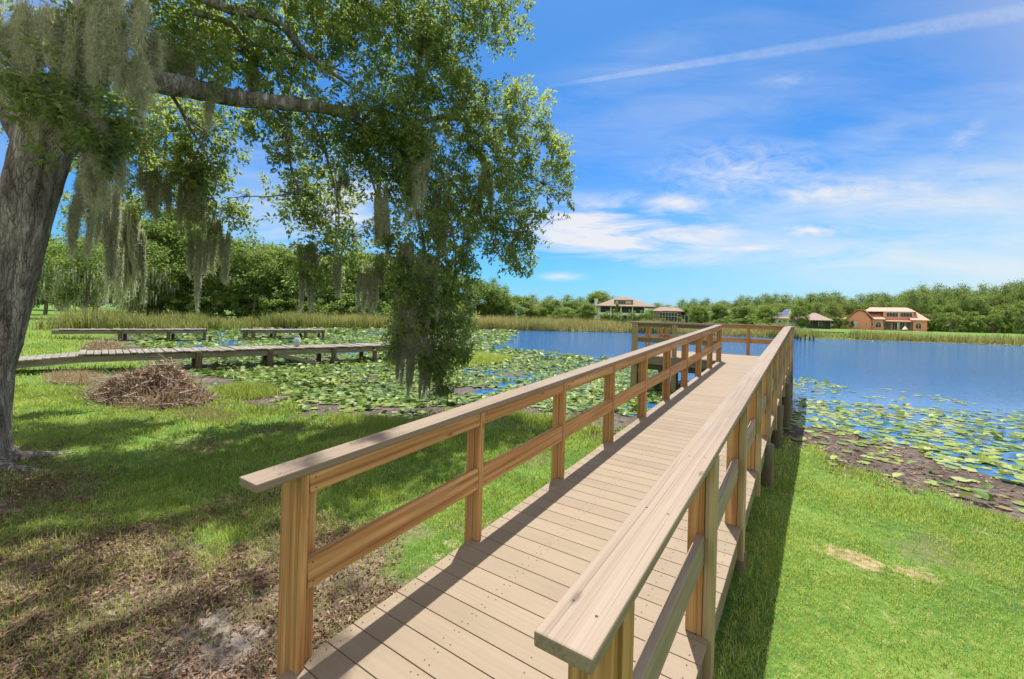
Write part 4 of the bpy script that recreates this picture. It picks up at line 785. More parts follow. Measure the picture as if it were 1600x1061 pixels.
# ------------------------------------------------------------------ background trees
M_TREE = leafy('tree_leaf', (.066, .125, .04), (.155, .235, .07), (.29, .365, .115), .52, rough=.6, spec=.2)
M_PINE = leafy('pine_needles', (.08, .14, .05), (.16, .235, .075), (.27, .33, .11), .5, rough=.65, spec=.2)
M_TRUNK = plain('grey_trunk', (.20, .175, .15), .9, .4, 2.0)
def proto_broad(seed, lobes=34, per=85, leaf=.30, R=3.4, z0=1.6, H=10.0, moss=False):
    r_ = np.random.RandomState(seed); cs = []
    for k in range(lobes):
        a = r_.uniform(0, 6.28); zz = r_.rand()**.8; rr = R*math.sqrt(max(.08, 1-((zz-.42)/.66)**2))*r_.uniform(.35, 1.0); cs.append((rr*math.cos(a), rr*math.sin(a), z0+.5+zz*(H-z0-1.0)))
    cs = np.array(cs); rad = r_.uniform(.7, 1.7, lobes); n = lobes*per
    dv = r_.randn(n, 3); dv /= np.linalg.norm(dv, axis=1)[:, None]; C = np.repeat(cs, per, 0)+dv*(np.repeat(rad, per)*r_.rand(n)**.62)[:, None]*[1, 1, .95]
    ex = r_.randn(n, 3); ex /= np.linalg.norm(ex, axis=1)[:, None]; ey = np.cross(ex, r_.randn(n, 3)); ey /= np.linalg.norm(ey, axis=1)[:, None]; L = leaf*r_.uniform(.5, 1.2, n)[:, None]
    V = np.stack([C-ex*L, C-ey*L*.6, C+ex*L, C+ey*L*.6], 1); var = np.clip(np.repeat(.46+.18*r_.randn(lobes), per)+.14*r_.randn(n), 0, 1)
    tr = [((0, 0, -1.0), .28), ((.1, 0, 1.2), .22), ((.15, .1, z0+1), .18), ((.05, .1, H*.6), .09), ((0, 0, H*.85), .03)]
    lim = [[(tuple(np.array(c)*[.1, .1, .0]+[0, 0, z0*.7+c[2]*.2])), tuple(np.array(c)*[.5, .5, .75]), tuple(c)] for c in cs[::3]]
    ms = None
    if moss:
        q = cs[cs[:, 2] < H*.75]; m = 420; b = q[r_.randint(0, len(q), m)]+r_.randn(m, 3)*[.5, .5, .3]; b[:, 2] -= .4; L = r_.uniform(.5, 2.0, m); ww = np.stack([np.full(m, .06), r_.randn(m)*.03, np.zeros(m)], 1)
        ms = np.stack([b-ww, b+ww, b+ww*.3+np.stack([r_.randn(m)*.05, r_.randn(m)*.05, -L], 1), b-ww*.6+np.stack([r_.randn(m)*.05, r_.randn(m)*.05, -L*.9], 1)], 1)
    return V, var, tr, lim, M_TREE, ms
def proto_pine(seed, H=10.0, leaf=.15, bare=.33):
    r_ = np.random.RandomState(seed); cs, sz = [], []
    for zz in np.linspace(H*bare, H*.985, 17):
        k = (zz/H-bare)/(1-bare); R = (1.7*(1-k)**.5*min(1, .45+k*2.2)+.12)*r_.uniform(.75, 1.2)
        for j in range(max(2, int(6*(1-k*.6)))):
            a = r_.uniform(0, 6.28); cs.append((R*math.cos(a)*r_.uniform(.5, 1), R*math.sin(a)*r_.uniform(.5, 1), zz+r_.uniform(-.2, .3))); sz.append(.5+.42*(1-k))
    cs, sz = np.array(cs), np.array(sz); per = 60; n = len(cs)*per; C = np.repeat(cs, per, 0)+r_.randn(n, 3)*np.repeat(sz, per)[:, None]*[.85, .85, .75]
    ex = r_.randn(n, 3); ex[:, 2] = abs(ex[:, 2])*.8; ex /= np.linalg.norm(ex, axis=1)[:, None]; ey = np.cross(ex, r_.randn(n, 3)); ey /= np.linalg.norm(ey, axis=1)[:, None]; L = leaf*r_.uniform(.6, 1.2, n)[:, None]
    V = np.stack([C-ex*L, C-ey*L*.5, C+ex*L, C+ey*L*.5], 1); var = np.clip(np.repeat(.46+.2*r_.randn(len(cs)), per)+.13*r_.randn(n), 0, 1)
    return V, var, [((0, 0, -1), .17), ((0, 0, H*.4), .13), ((.03, 0, H*.75), .08), ((0, 0, H*.97), .02)], [[(0, 0, c[2]-.15), tuple(np.array(c)*[.5, .5, 1]), tuple(c)] for c in cs[::3]], M_PINE, None
def make_proto(name, p):
    V, var, tr, lim, m, ms = p; e = empty(name, (0, 0, 0), None, 'tree')
    fast_mesh('crown', V, None, m, e, {'var': var}, fpat=[(0, 1, 2), (0, 2, 3)])
    bm = MB(); bm.tube(spline([q[0] for q in tr], 12), np.interp(np.linspace(0, 1, 12), np.linspace(0, 1, len(tr)), [q[1] for q in tr]), 8)
    for l in lim: bm.tube(l, [.07, .045, .015], 5, cap=False)
    bm.build('trunk', M_TRUNK, e, smooth=True)
    if ms is not None: fast_mesh('moss', ms, None, M_MOSS, e, {'var': np.clip(.08+.14*rng.randn(len(ms)), 0, 1)}, fpat=[(0, 1, 2), (0, 2, 3)])['kind'] = 'stuff'
    e['fresh'] = 1; return e
KINDS = {}
def add_kind(k, name, ps): KINDS[k] = [make_proto(name, p) for p in ps]
add_kind('broad', 'broadleaf_tree', [proto_broad(s, 72, 210, .17, 3.6, .5) for s in (1, 2, 3, 4)])
add_kind('mossy', 'mossy_tree', [proto_broad(s, 46, 150, .17, 4.2, 2.0, moss=True) for s in (5, 6)])
add_kind('bush', 'shrub', [proto_broad(s, 22, 90, .36, 4.6, 0.0) for s in (7, 8)])
add_kind('pine', 'pine_tree', [proto_pine(s) for s in (11, 12, 13, 14)])
def place(kind, x, y, z, sx, sz, label, group, j=None):
    ps = KINDS[kind]; src = ps[(rng.randint(len(ps)) if j is None else j) % len(ps)]
    if src.get('fresh'): e = src; del e['fresh']
    else:
        e = src.copy(); COL.objects.link(e)
        for ch in list(src.children): c = ch.copy(); COL.objects.link(c); c.parent = e
    e.location = Vector((float(x), float(y), float(z))); e.rotation_euler = (0, 0, rng.uniform(0, 6.28)); e.scale = (sx, sx*rng.uniform(.9, 1.1), sz)
    e['label'] = label; e['group'] = group; e['category'] = 'shrub' if kind == 'bush' else 'tree'; return e
def plant(kind, u, vtop, d, wpx, label, group, j=None, sink=.1):
    """tree whose top is seen at (u, vtop) and whose crown is wpx pixels wide"""
    x, y, z = flat(u, d); zt = at(u, vtop, d)[2]; h = max(1.0, zt-z+sink); R = {'broad': 3.9, 'mossy': 4.6, 'bush': 5.0, 'pine': 1.85}[kind]
    return place(kind, x, y, z-sink, wpx/FPX*d/2/R, h/10.3, label, group, j)
ORD = ['first', 'second', 'third', 'fourth', 'fifth', 'sixth', 'seventh', 'eighth', 'ninth', 'tenth', 'eleventh', 'twelfth', 'thirteenth', 'fourteenth', 'fifteenth', 'sixteenth', 'seventeenth', 'eighteenth']
G1 = 'broad trees behind the far left cattails'
for k, (u, v, d, w) in enumerate([(248, 345, 60, 110), (318, 372, 61, 100), (372, 386, 60, 95), (425, 384, 62, 100), (478, 402, 61, 90), (530, 404, 63, 100), (585, 402, 64, 105), (640, 408, 66, 100), (700, 418, 68, 90)]):
    plant('broad', u, v, d, w, f'{ORD[k]} broad green tree, counted from the left, right behind the far left cattails', G1)
for k in range(16): plant('bush', 228+k*33+rng.uniform(-8, 8), 462+rng.uniform(-10, 6), 57, rng.uniform(45, 70), 'low dark green bush at the foot of the left tree line, right behind the cattails', 'bushes at the foot of the left tree line')
G2 = 'taller trees behind the left tree line'
for k, (u, v, d, w) in enumerate([(40, 362, 70, 110), (205, 338, 74, 120), (290, 326, 75, 120), (345, 366, 74, 100), (400, 370, 76, 110), (455, 392, 77, 100), (508, 396, 78, 100), (560, 394, 78, 110), (612, 398, 80, 110), (668, 408, 80, 100), (95, 378, 72, 110), (150, 372, 72, 110)]):
    plant('broad', u, v, d, w, 'tall green tree standing in the second row of the left tree line', G2)
G3 = 'mossy trees on the left lawn'
plant('mossy', 132, 372, 44, 130, 'mossy tree nearest the far left sagging dock, with a bare forked trunk', G3, 0); plant('mossy', 70, 385, 50, 95, 'mossy tree just right of the big oak trunk in the distance', G3, 1); plant('mossy', 215, 372, 55, 110, 'mossy tree behind the widest moss curtain', G3, 0)
G4 = 'trees at the head of the bay'
for k, (u, v, d, w) in enumerate([(742, 436, 72, 70), (770, 446, 73, 60), (812, 462, 84, 60), (862, 468, 86, 52), (895, 468, 88, 48), (918, 474, 84, 40), (790, 470, 75, 60), (840, 478, 82, 36), (880, 480, 80, 50)]):
    plant('broad', u, v, d, w, f'{ORD[k]} green tree between the hanging oak branch and the tan house' if k < 6 else ['round tree in front of the brown roof, nearest the bay', 'small tree under the brown roof', 'low round tree left of the white chimney'][k-6], G4)
for u, v, d, w in ((788, 446, 100, 24), (770, 434, 96, 26), (832, 460, 104, 26), (858, 462, 105, 26), (886, 461, 108, 30), (906, 464, 108, 26)): plant('pine', u, v, d, w, 'thin dark tree crown rising above the trees left of the tan house', 'thin trees left of the tan house')
plant('broad', 937, 455, 112, 60, 'big round dark tree rising behind the white chimney', 'trees behind the tan house'); plant('bush', 962, 474, 86, 15, 'small dark round tree in front of the tan house porch', 'shrubs around the tan house')
plant('bush', 985, 484, 86, 10, 'slim shrub against the right half of the tan house porch', 'shrubs around the tan house'); plant('bush', 1014, 484, 87, 20, 'shrub at the right corner of the tan house', 'shrubs around the tan house')
for u, v, w in ((946, 486, 24), (966, 487, 20), (988, 486, 22), (1006, 485, 20), (930, 496, 26), (1000, 494, 26), (1035, 497, 26), (1062, 495, 20), (1165, 493, 50), (1130, 494, 44), (1195, 496, 30), (1222, 499, 20)): plant('bush', u, v, 84, w, 'low green shrub above the middle cattails', 'shrubs above the middle cattails')
G5 = 'trees among the far houses'
for k, (u, v, d, w) in enumerate([(1092, 478, 92, 34), (1122, 474, 94, 40), (1160, 478, 90, 46), (1248, 478, 93, 28), (1070, 480, 104, 30), (1196, 477, 110, 40)]):
    plant('broad', u, v, d, w, ['round green tree right of the screened pool house', 'tree in front of the small grey roofs', 'wide bushy tree left of the house with solar panels', 'big round tree growing in front of the solar panel house', 'tree behind the screened pool house', 'dark tree behind the house with solar panels'][k], G5)
# the pine wood on the right
tops_u = [960, 1010, 1040, 1080, 1110, 1150, 1175, 1210, 1255, 1300, 1360, 1400, 1425, 1485, 1550, 1600, 1700]; tops_v = [474, 476, 477, 470, 467, 468, 464, 461, 461, 460, 459, 455, 449, 449, 448, 442, 436]
for row, (d, n, kind, dv, w) in enumerate([(150, 52, 'pine', -1, 24), (138, 46, 'pine', 3, 25), (129, 34, 'broad', 14, 34), (124, 30, 'pine', 8, 24), (119, 26, 'broad', 26, 40)]):
    for k in range(n):
        u = 1010+(1690-1010)*(k+rng.uniform(.1, .9))/n
        v = np.interp(u, tops_u, tops_v)+dv+rng.uniform(-5, 9)
        if row == 4 and 1300 < u < 1455: continue
        plant(kind, u, v, d+rng.uniform(-4, 4), w*rng.uniform(.8, 1.25), 'tall slim pine in the far wood' if kind == 'pine' else 'round leafy tree in the lower part of the far wood', 'pines of the far wood' if kind == 'pine' else 'leafy trees of the far wood')
for k in range(20):
    u = 1450+k*11+rng.uniform(-4, 4); plant('bush', u, 490+rng.uniform(-6, 5)-(u-1450)*.02, 112+rng.uniform(-3, 3), rng.uniform(22, 40), 'low bush along the foot of the wood right of the orange house', 'bushes along the foot of the wood')
for u in np.linspace(1090, 1330, 16): plant('bush', u+rng.uniform(-5, 5), 492+rng.uniform(-6, 3), 116, 24, 'low bush behind the far houses', 'bushes behind the far houses')

# ------------------------------------------------------------------ houses
M_ORANGE = plain('orange_stucco', (.92, .39, .245), .8, .06, .6); M_TILE = plain('pink_roof_tile', (.62, .32, .255), .75, .14, 1.6); M_CREAM = plain('cream_stucco', (.68, .58, .46), .8, .06)
M_TAN = plain('tan_shingle', (.27, .19, .14), .85, .2, 1.4); M_GREYR = plain('grey_brown_shingle', (.30, .225, .19), .85, .15, 1.4); M_WALL = plain('pale_wall', (.62, .60, .56), .8, .05); M_WHT = plain('white_trim', (.80, .79, .77), .6, .04)
M_GLASS = plain('dark_glass', (.035, .045, .055), .12, .1, spec=.6); M_SCREEN = plain('dark_screen', (.055, .060, .070), .6, .2); M_FRAME = plain('bronze_frame', (.20, .19, .18), .5); M_SOLAR = plain('solar_panel', (.05, .09, .22), .2, .15, spec=.6); M_BROWN = plain('brown_shingle', (.17, .10, .075), .85, .15, 1.4)
M_CURT = plain('interior_wall', (.30, .25, .21), .8)
def house_frame(u, v, d):
    o = at(u, v, d); r0 = o-CAM; x = np.array([r0[1], -r0[0], 0.]); x /= np.linalg.norm(x); x_ = [float(np.dot(r0, FW)/np.hypot(r0[0], r0[1])), 0.]; M = Matrix(((x[0], -x[1], 0, o[0]), (x[1], x[0], 0, o[1]), (0, 0, 1, o[2]), (0, 0, 0, 1))); return M, o, math.hypot(x_[0], x_[1])
class House:
    def __init__(s, name, label, u, v, d, k, cx, cy):
        s.M, o, s.c = house_frame(u, v, d); s.e = empty(name, o, label, 'house'); s.k = k/FPX*d; s.cx, s.cy = cx, cy
    def X(s, c): return (c-s.cx)*s.k*s.c
    def Z(s, c): return (s.cy-c)*s.k
    def build(s, name, bm, m, parent=None, **kw):
        V = np.concatenate(bm.v); V = (np.array(s.M) @ np.c_[V, np.ones(len(V))].T).T[:, :3]; bm.v = [V]
        if parent is None: return bm.build(name, m, s.e, **kw)
        o = bm.build(name, m, None, **kw); o.data.transform(Matrix.Translation(-Vector(s.e.location))); o.parent = parent; return o
    def wall(s, x0, x1, y0, y1, z0, z1, m, name='wall'):
        bm = MB(); bm.box(s.X(x0), s.X(x1), y0, y1, s.Z(z0), s.Z(z1)); return s.build(name, bm, m)
    def hip(s, x0, x1, y0, y1, ze, r0, r1, zr, m, name='roof', over=.45, gable=False):
        a, b = s.X(x0)-over, s.X(x1)+over; c, d = y0-over, y1+over; e, h = s.Z(ze), s.Z(zr); ym = (c+d)/2; p, q = s.X(r0), s.X(r1); t = .16
        B = [(a, c, e), (b, c, e), (b, d, e), (a, d, e)]; U = [(x, y, z-t) for x, y, z in B]; R = [(p, ym, h), (q, ym, h)]
        bm = MB(); bm.add(B+R+U, [(0, 1, 5, 4), (1, 2, 5), (2, 3, 4, 5), (3, 0, 4), (6, 7, 1, 0), (7, 8, 2, 1), (8, 9, 3, 2), (9, 6, 0, 3), (9, 8, 7, 6)]); return s.build(name, bm, m)
    def window(s, x0, x1, z0, z1, y, m=None, frame=None, fr=.10, mull=1, arch=False, name='window'):
        a, b, c, d = s.X(x0), s.X(x1), s.Z(z1), s.Z(z0); lo, hi = min(c, d), max(c, d); bm = MB(); f = frame or M_WHT
        if arch:
            r = (b-a)/2; xm = (a+b)/2; n = 12; out = [(a-fr, lo-fr), (b+fr, lo-fr)]+[(xm+(r+fr)*math.cos(t), hi-r+(r+fr)*math.sin(t)) for t in np.linspace(0, math.pi, n)]
            bm.prism(out, y-.05, y+.02); w = s.build(name, bm, f); bm = MB(); bm.prism([(a, lo), (b, lo)]+[(xm+r*math.cos(t), hi-r+r*math.sin(t)) for t in np.linspace(0, math.pi, n)], y-.075, y-.055); s.build('pane', bm, m or M_GLASS, w)
            bm = MB(); bm.box(xm-.03, xm+.03, y-.10, y-.078, lo, hi-.02); bm.box(a, xm-.032, y-.10, y-.078, hi-r-.03, hi-r+.03); bm.box(xm+.032, b, y-.10, y-.078, hi-r-.03, hi-r+.03); s.build('mullion', bm, f, w); return w
        bm.box(a-fr, b+fr, y-.05, y+.02, lo-fr, hi+fr); w = s.build(name, bm, f); bm = MB(); n = mull
        for k in range(n): bm.box(a+(b-a)*k/n+.03, a+(b-a)*(k+1)/n-.03, y-.075, y-.055, lo, hi)
        s.build('pane', bm, m or M_GLASS, w); return w
# orange house
h = House('orange_house', 'orange stucco house with pink tile roof and arched windows on the far shore', 1384.5, 514.7, 112, 1/5.333, 1090, 345)
h.wall(1075, 1308, 1.6, 9, 400, 262, M_ORANGE); h.wall(1308, 1416, -.2, 9, 400, 264, M_ORANGE); h.wall(962, 1066, -.2, 9, 400, 262, M_ORANGE); h.wall(1062, 1312, .9, 8.6, 272, 196, M_ORANGE)
bm = MB(); bm.prism([(h.X(748), h.Z(400)), (h.X(960), h.Z(400)), (h.X(960), h.Z(262)), (h.X(900), h.Z(200)), (h.X(842), h.Z(196)), (h.X(748), h.Z(268))], -1.2, 8); h.build('wing', bm, M_ORANGE)
bm = MB(); ov = .3
pr = [(h.X(972)+ov, h.Z(268)), (h.X(902), h.Z(193)), (h.X(840), h.Z(189)), (h.X(738), h.Z(270)), (h.X(738), h.Z(262)), (h.X(838), h.Z(182)), (h.X(906), h.Z(180)), (h.X(974)+ov, h.Z(258))]
bm.prism(pr[::-1], -1.55, 8.3); h.build('wing_roof', bm, M_TILE)
h.hip(1306, 1418, -.2, 9, 262, 1250, 1300, 172, M_TILE, 'side_roof'); h.hip(925, 1312, 1.2, 8.6, 194, 940, 1262, 158, M_TILE, 'roof'); h.hip(962, 1066, -.2, 9, 260, 905, 975, 176, M_TILE, 'side_roof')
bm = MB(); bm.add([(h.X(1070), -.55, h.Z(274)), (h.X(1306), -.55, h.Z(274)), (h.X(1306), 1.0, h.Z(258)), (h.X(1070), 1.0, h.Z(258)), (h.X(1070), -.55, h.Z(280)), (h.X(1306), -.55, h.Z(280)), (h.X(1306), 1.0, h.Z(280)), (h.X(1070), 1.0, h.Z(280))], [(0, 1, 2, 3), (4, 5, 1, 0), (5, 6, 2, 1), (7, 4, 0, 3), (7, 6, 5, 4)]); h.build('porch_roof', bm, M_TILE)
for c in (1190,): h.wall(c-6, c+6, -.4, -.05, 400, 281, M_CREAM, 'column')
for a, b in ((1090, 1186), (1204, 1300)): h.window(a, b, 206, 238, .9, mull=4, fr=.14, frame=M_CREAM)
for a, b in ((1002, 1046), (1328, 1370)): h.window(a, b, 286, 330, -.2, arch=True, fr=.16, frame=M_CREAM)
h.window(963, 980, 292, 318, -.2, fr=.08); h.window(1078, 1130, 286, 340, 1.6, m=M_CURT, fr=.06); h.window(1142, 1182, 284, 343, 1.6, fr=.06, mull=2); h.window(1204, 1242, 284, 343, 1.6, fr=.06, mull=2); h.window(1252, 1290, 286, 343, 1.6, m=M_CURT, fr=.06)
bm = MB(); bm.box(h.X(775), h.X(835), -1.28, -1.21, h.Z(335), h.Z(286)); h.build('garage_door', bm, M_WHT)
for a, b in ((855, 866), (915, 926)): h.window(a, b, 300, 312, -1.2, fr=.05)
h.wall(706, 748, -.6, 5, 400, 262, M_ORANGE, 'wall'); h.hip(706, 746, -.6, 5, 262, 722, 735, 248, M_TILE, 'side_roof', .3)
p = h.M @ Vector((h.X(1242), -2.6, 0)); U = empty('patio_umbrella', p-Vector((0, 0, .3)), 'small closed white patio umbrella on the lawn of the orange house', 'umbrella'); bm = MB(); bm.tube([(p[0], p[1], p[2]-.5), (p[0], p[1], p[2]+1.0)], .04, 8); bm.build('pole', M_FRAME, U); bm = MB(); bm.tube([(p[0], p[1], p[2]+.15), (p[0], p[1], p[2]+.5), (p[0], p[1], p[2]+1.0)], [.55, .35, .02], 10); bm.build('canopy', M_WHT, U)
# tan house
h = House('tan_house', 'two storey house with tan hip roof, white chimney and dark screened balcony', 970, 496, 97, 1/5, 850, 280)
h.wall(660, 1035, 2.2, 11, 330, 188, M_WALL); h.hip(660, 1100, .6, 11.6, 190, 828, 905, 110, M_TAN, 'roof', .5)
bm = MB(); bm.box(h.X(690), h.X(1035), 1.5, 2.0, h.Z(242), h.Z(196)); h.build('screen', bm, M_SCREEN); h.wall(670, 1038, .75, 2.1, 262, 243, M_WHT, 'balcony'); h.wall(690, 1035, 1.6, 2.15, 330, 263, M_SCREEN, 'lower_porch')
for c in (675, 770, 850, 940, 1034): h.wall(c-4, c+4, .6, .74, 330, 192, M_WHT, 'column')
h.wall(806, 930, 1.6, 5, 182, 140, M_CREAM, 'dormer'); h.window(826, 884, 150, 177, 1.6, mull=4, fr=.1, frame=M_WALL); h.hip(800, 936, 1.6, 5, 140, 850, 890, 112, M_TAN, 'dormer_roof', .2); h.wall(633, 655, 3, 3.6, 330, 140, M_WHT, 'chimney'); h.wall(629, 659, 2.9, 3.7, 139.6, 133, M_WHT, 'chimney_cap'); h.wall(560, 690, 2.0, 2.4, 252, 242, M_WHT, 'deck_rail'); h.wall(640, 660, 2.3, 5, 330, 195, M_WHT, 'side_wall')
# screened pool house right of it
h = House('pool_house', 'low house with peach hip roof behind a grey screened pool enclosure', 1045, 500, 101, 1/5, 1225, 300)
h.wall(1100, 1320, 3, 9, 340, 230, M_CREAM); h.hip(1095, 1325, 3, 9, 230, 1150, 1210, 193, M_TAN); h.hip(1190, 1330, 2.6, 9, 228, 1220, 1300, 198, M_TAN)
bm = MB(); bm.box(h.X(1150), h.X(1290), .4, 2.6, h.Z(330), h.Z(240)); h.build('screen_enclosure', bm, M_SCREEN); bm = MB(); bm.box(h.X(1292), h.X(1405), .6, 2.6, h.Z(330), h.Z(258)); h.build('screen_enclosure', bm, M_SCREEN)
for c in np.linspace(1150, 1290, 7): h.wall(c-1.6, c+1.6, .25, .39, 330, 240, M_WALL, 'screen_post')
for z in (240, 268): h.wall(1150, 1290, .22, .24, z+3, z, M_WALL, 'screen_rail')
for c in np.linspace(1292, 1405, 5): h.wall(c-1.6, c+1.6, .45, .59, 330, 258, M_WALL, 'screen_post')
h = House('grey_roof_house', 'small grey roofed house half hidden by trees left of the solar panel house', 1125, 500, 112, 1/5, 1630, 300)
h.wall(1545, 1710, 0, 7, 330, 238, M_WALL); h.hip(1545, 1640, 0, 7, 240, 1585, 1610, 212, M_GREYR); h.hip(1645, 1712, 0, 7, 240, 1670, 1690, 214, M_GREYR); h.window(1590, 1610, 250, 275, 0)
h = House('solar_house', 'grey roofed house with blue solar panels and a dark screened porch', 1254, 511, 104, 1/5.333, 390, 325)
h.wall(150, 420, .8, 9, 360, 255, M_WALL); R_ = h.hip(140, 440, .8, 9, 256, 240, 330, 176, M_GREYR); h.hip(400, 622, .2, 8, 264, 470, 500, 203, M_GREYR); bm = MB(); bm.box(h.X(420), h.X(618), .9, 1.3, h.Z(360), h.Z(266)); h.build('screen', bm, M_SCREEN)
for c in (422, 470, 518, 566, 616): h.wall(c-2, c+2, .75, .89, 360, 266, M_FRAME, 'screen_post')
h.window(522, 550, 280, 308, .88, fr=.05, frame=M_WALL); h.window(180, 206, 275, 300, .8); h.window(330, 360, 275, 305, .8)
def on_roof(cu, f):                                   # front slope of the solar house roof: f from eave 0 to ridge 1
    y = .8-.45+f*(9.45-.35)/2*1.0; return (h.X(cu), y, h.Z(256)+f*(h.Z(176)-h.Z(256))+.06)
for k in range(3):
    f0, f1 = .22+k*.24, .22+k*.24+.2; bm = MB(); a, b = 165+k*22, 258+k*6; v = [on_roof(a, f0), on_roof(b, f0), on_roof(b, f1), on_roof(a+14, f1)]; bm.add(v+[(x, y, z-.05) for x, y, z in v], [(0, 1, 2, 3), (4, 5, 1, 0), (5, 6, 2, 1), (6, 7, 3, 2), (7, 4, 0, 3)]); h.build('solar_panel', bm, M_SOLAR)
h = House('back_house', 'peach roofed house between the solar panel house and the orange house', 1302, 510, 122, 1/5.333, 640, 320)
h.wall(585, 700, 0, 8, 360, 262, M_WALL); h.hip(578, 700, 0, 8, 262, 620, 665, 226, M_TAN); h.window(620, 640, 275, 300, 0); h.window(655, 672, 275, 300, 0)
h = House('brown_roof_house', 'steep brown roof showing above the trees at the head of the bay', 836, 494, 92, 1/5, 180, 260)
h.wall(110, 255, 0, 8, 330, 215, M_CURT); h.hip(105, 258, 0, 8, 215, 135, 235, 162, M_BROWN, over=.3); h.window(150, 175, 225, 250, 0)
# ------------------------------------------------------------------ things at the far water's edge
def far_dock(label, u0, u1, v, d, width, nposts, m, top_off=0.0, rail=False):
    a, b = at(u0, v, d), at(u1, v+(u1-u0)*.027, d); a[2] = b[2] = (a[2]+b[2])/2; e = empty('far_dock', (a[0], a[1], WATER), label, 'dock', 'far docks across the lake'); n = np.array([FW[0], FW[1], 0]); n /= np.linalg.norm(n)
    bm = MB(); bm.obox(a+n*width/2, b+n*width/2, n*width/2, np.array([0, 0, .07])); bm.build('deck', m, e)
    for s in np.linspace(.02, .98, nposts):
        for w in (.12, width-.12):
            q = a+(b-a)*s+n*w; bm = MB(); bm.tube([(q[0], q[1], -1), (q[0], q[1], q[2]-.07)], .09, 8); bm.build('pile', m, e)
far_dock('short dark wooden dock in the reeds left of the orange house', 1282, 1319, 518.5, 72, 2.2, 6, M_OLDD); far_dock('long thin low dock along the grass at the far right edge', 1478, 1640, 522.5, 84, 1.6, 14, M_OLD)
for k, (u, v0, v1) in enumerate([(1246, 524, 531), (1251, 526, 532.5), (1258, 523, 532), (1265, 526, 532.5), (1271, 524.5, 533)]):
    p = atz(u, v1, WATER); dd = (p-CAM) @ FW; bm = MB(); bm.tube([(p[0], p[1], -1), (p[0], p[1], WATER+(v1-v0)/FPX*dd)], .085, 8); tag(bm.build('old_piling', M_OLDD, M=frame((p[0], p[1], -1), (0, 0, 1))), f'{ORD[k]} bare dark piling, counted from the boardwalk, standing in the water', 'piling', 'bare pilings beyond the boardwalk')

# ------------------------------------------------------------------ sun and sky
sd_ = Vector((-.178, .38, 1.0)).normalized(); sl = bpy.data.lights.new('sun', 'SUN'); sl.energy = 2.0; sl.angle = math.radians(.53); sl.color = (1.0, .95, .87)
so = bpy.data.objects.new('sun', sl); COL.objects.link(so); so.rotation_euler = sd_.to_track_quat('Z', 'Y').to_euler(); so.location = (0, 0, 60)
W = bpy.data.worlds.new('World'); SC.world = W; W.use_nodes = True; t = NT(W.node_tree)
SKY_STRENGTH = .15
sky = t.n('ShaderNodeTexSky', sky_type='NISHITA', sun_disc=False, sun_elevation=math.asin(sd_.z), sun_rotation=math.atan2(sd_.x, sd_.y), altitude=0, air_density=1.0, dust_density=.6, ozone_density=3.0).outputs[0]
dirv = t.n('ShaderNodeTexCoord').outputs['Generated']
dot = lambda v: t.n('ShaderNodeVectorMath', {0: dirv, 1: tuple(float(q) for q in v)}, operation='DOT_PRODUCT').outputs['Value']
df = t.math('MAXIMUM', dot(FW), .05); X = t.math('DIVIDE', dot(RT), df); Y = t.math('DIVIDE', dot(UP), df)
P2 = t.n('ShaderNodeCombineXYZ', {0: X, 1: Y}).outputs[0]
nz1 = t.noise(t.n('ShaderNodeMapping', {'Vector': P2, 'Scale': (3.4, 17, 1), 'Rotation': (0, 0, .10)}).outputs[0], 1.0, 8, .62, .5)
nz2 = t.noise(t.n('ShaderNodeMapping', {'Vector': P2, 'Scale': (9, 20, 1), 'Rotation': (0, 0, -.25)}).outputs[0], 1.7, 7, .65, .8)
cl = None
def ell(u, v, ru, rv, k, rot=0.0, nz=nz1, thr=.5, gain=3.2):
    """a patch of thin cloud in a fixed part of the sky"""
    global cl
    mp = t.n('ShaderNodeMapping', {'Vector': P2, 'Location': (-(u-PPX)/FPX, -(PPY-v)/FPX, 0)}).outputs[0]
    mp = t.n('ShaderNodeMapping', {'Vector': mp, 'Rotation': (0, 0, rot)}).outputs[0]
    mp = t.n('ShaderNodeVectorMath', {0: mp, 1: (FPX/ru, FPX/rv, 0)}, operation='MULTIPLY').outputs[0]
    m = t.math('SUBTRACT', 1.0, t.n('ShaderNodeVectorMath', {0: mp}, operation='LENGTH').outputs['Value'], clamp=True)
    m = t.math('POWER', m, .8); dn = t.math('MULTIPLY', t.math('ADD', t.math('SUBTRACT', nz, thr), t.math('MULTIPLY', m, .22)), gain, clamp=True)
    r = t.math('MULTIPLY', t.math('MULTIPLY', dn, m), k); cl = r if cl is None else t.math('ADD', cl, r)
ell(985, 372, 200, 62, 2.0, .05, nz1, .52, 2.8); ell(900, 350, 130, 60, 1.5, 0, nz1, .5, 2.6); ell(1160, 268, 190, 60, .9, -.02, nz2, .50, 2.0); ell(1040, 315, 130, 26, 1.1); ell(1320, 300, 150, 24, .9, -.1, nz2, .45, 2.0); ell(1100, 180, 560, 150, .34, -.3, nz1, .40, 1.6); ell(1330, 330, 440, 90, .5, -.08, nz1, .44, 1.8); ell(1250, 400, 380, 50, .5, .02, nz1, .44, 1.8)
ell(1520, 300, 460, 110, .8, -.12, nz1, .42, 1.6); ell(1600, 420, 420, 75, .9, 0, nz1, .30, 1.4); ell(1400, 200, 420, 50, .38, -.28, nz1, .42, 1.6); ell(420, 330, 330, 150, .75, 0, nz1, .46, 2.2); ell(560, 300, 110, 70, 1.2); ell(270, 400, 260, 90, .6)
ell(880, 432, 50, 10, 1.2); ell(1275, 360, 80, 12, 1.0, 0, nz2); ell(1170, 388, 60, 8, .9); ell(1230, 126, 60, 18, .25, -.1, nz2); ell(1510, 212, 50, 22, .35, -.6, nz2); ell(1000, 90, 300, 60, .22, -.35, nz1, .40, 1.5)
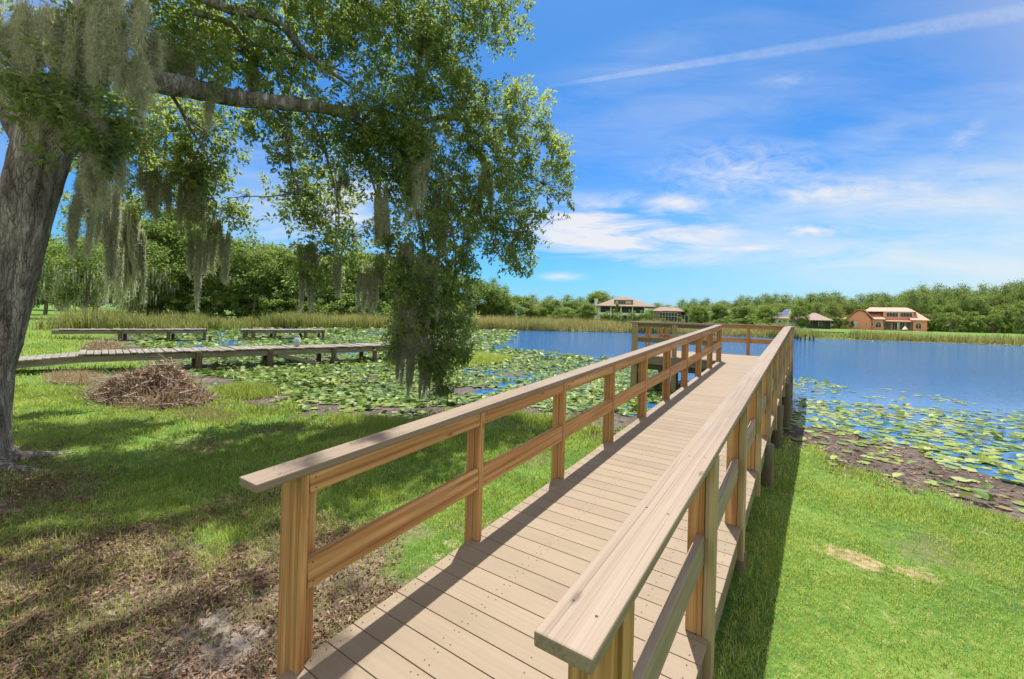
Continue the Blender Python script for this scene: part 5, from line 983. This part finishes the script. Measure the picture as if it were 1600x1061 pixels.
# the old condensation trail
cl = t.math('MULTIPLY', cl, t.math('GREATER_THAN', dot(FW), .06))
s_ = t.math('DIVIDE', t.math('SUBTRACT', X, (842-PPX)/FPX), (1600-842)/FPX)
yl = t.math('ADD', (PPY-137.5)/FPX, t.math('MULTIPLY', t.math('SUBTRACT', X, (842-PPX)/FPX), .157))
hw = t.math('ADD', 2.5/FPX, t.math('MULTIPLY', s_, 11.5/FPX)); dd = t.math('DIVIDE', t.math('ABSOLUTE', t.math('SUBTRACT', Y, yl)), t.math('MAXIMUM', hw, .001))
tr_ = t.math('MULTIPLY', t.n('ShaderNodeMapRange', {0: dd, 1: .55, 2: 1.25, 3: 1.0, 4: 0.0}).outputs[0], t.n('ShaderNodeMapRange', {0: s_, 1: 0.0, 2: .12, 3: 0.0, 4: 1.0}).outputs[0])
nz3 = t.noise(t.n('ShaderNodeMapping', {'Vector': P2, 'Scale': (40, 40, 1)}).outputs[0], 1.0, 5, .7)
cl = t.math('ADD', cl, t.math('MULTIPLY', tr_, t.math('MULTIPLY', nz3, .32)))
tr_ = None; cl = t.math('MINIMUM', cl, .93)
CLOUD = .88/(SKY_STRENGTH*2**SC.view_settings.exposure)
el_ = t.n('ShaderNodeSeparateXYZ', {0: dirv}).outputs[2]; az = dot(RT)
tint = t.ramp(el_, [(0.0, (.105, .18, .295)), (.09, (.08, .192, .268)), (.30, (.058, .172, .282)), (.60, (.09, .19, .27)), (1.0, (.15, .225, .29))])
sky = t.mix(1.0, sky, tint, 'MULTIPLY')
hz = t.math('MULTIPLY', t.n('ShaderNodeMapRange', {0: el_, 1: 0.0, 2: .38, 3: 1.0, 4: 0.0}, interpolation_type='SMOOTHSTEP').outputs[0], t.n('ShaderNodeMapRange', {0: az, 1: .0, 2: .85, 3: 0.0, 4: .85}, interpolation_type='SMOOTHSTEP').outputs[0])
sky = t.mix(hz, sky, (CLOUD*.66, CLOUD*.98, CLOUD*1.12))
# bright cirrus added outside the view, behind and above, as neutral fill light
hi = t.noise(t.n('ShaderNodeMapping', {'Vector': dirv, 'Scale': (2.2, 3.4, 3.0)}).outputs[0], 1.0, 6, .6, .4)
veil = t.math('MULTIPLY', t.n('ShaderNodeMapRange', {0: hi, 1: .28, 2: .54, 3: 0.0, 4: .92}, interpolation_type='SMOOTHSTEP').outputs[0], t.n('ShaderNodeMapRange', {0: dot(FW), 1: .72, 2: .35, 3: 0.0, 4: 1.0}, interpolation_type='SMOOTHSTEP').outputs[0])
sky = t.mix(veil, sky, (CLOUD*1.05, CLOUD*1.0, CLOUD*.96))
col = t.mix(cl, sky, (CLOUD*1.0, CLOUD*1.0, CLOUD*1.02))
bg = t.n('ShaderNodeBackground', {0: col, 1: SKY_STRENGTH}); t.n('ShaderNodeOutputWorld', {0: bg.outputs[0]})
for ps in KINDS.values():
    for e in ps:
        if e.get('fresh'):
            for c in list(e.children): bpy.data.objects.remove(c)
            bpy.data.objects.remove(e)
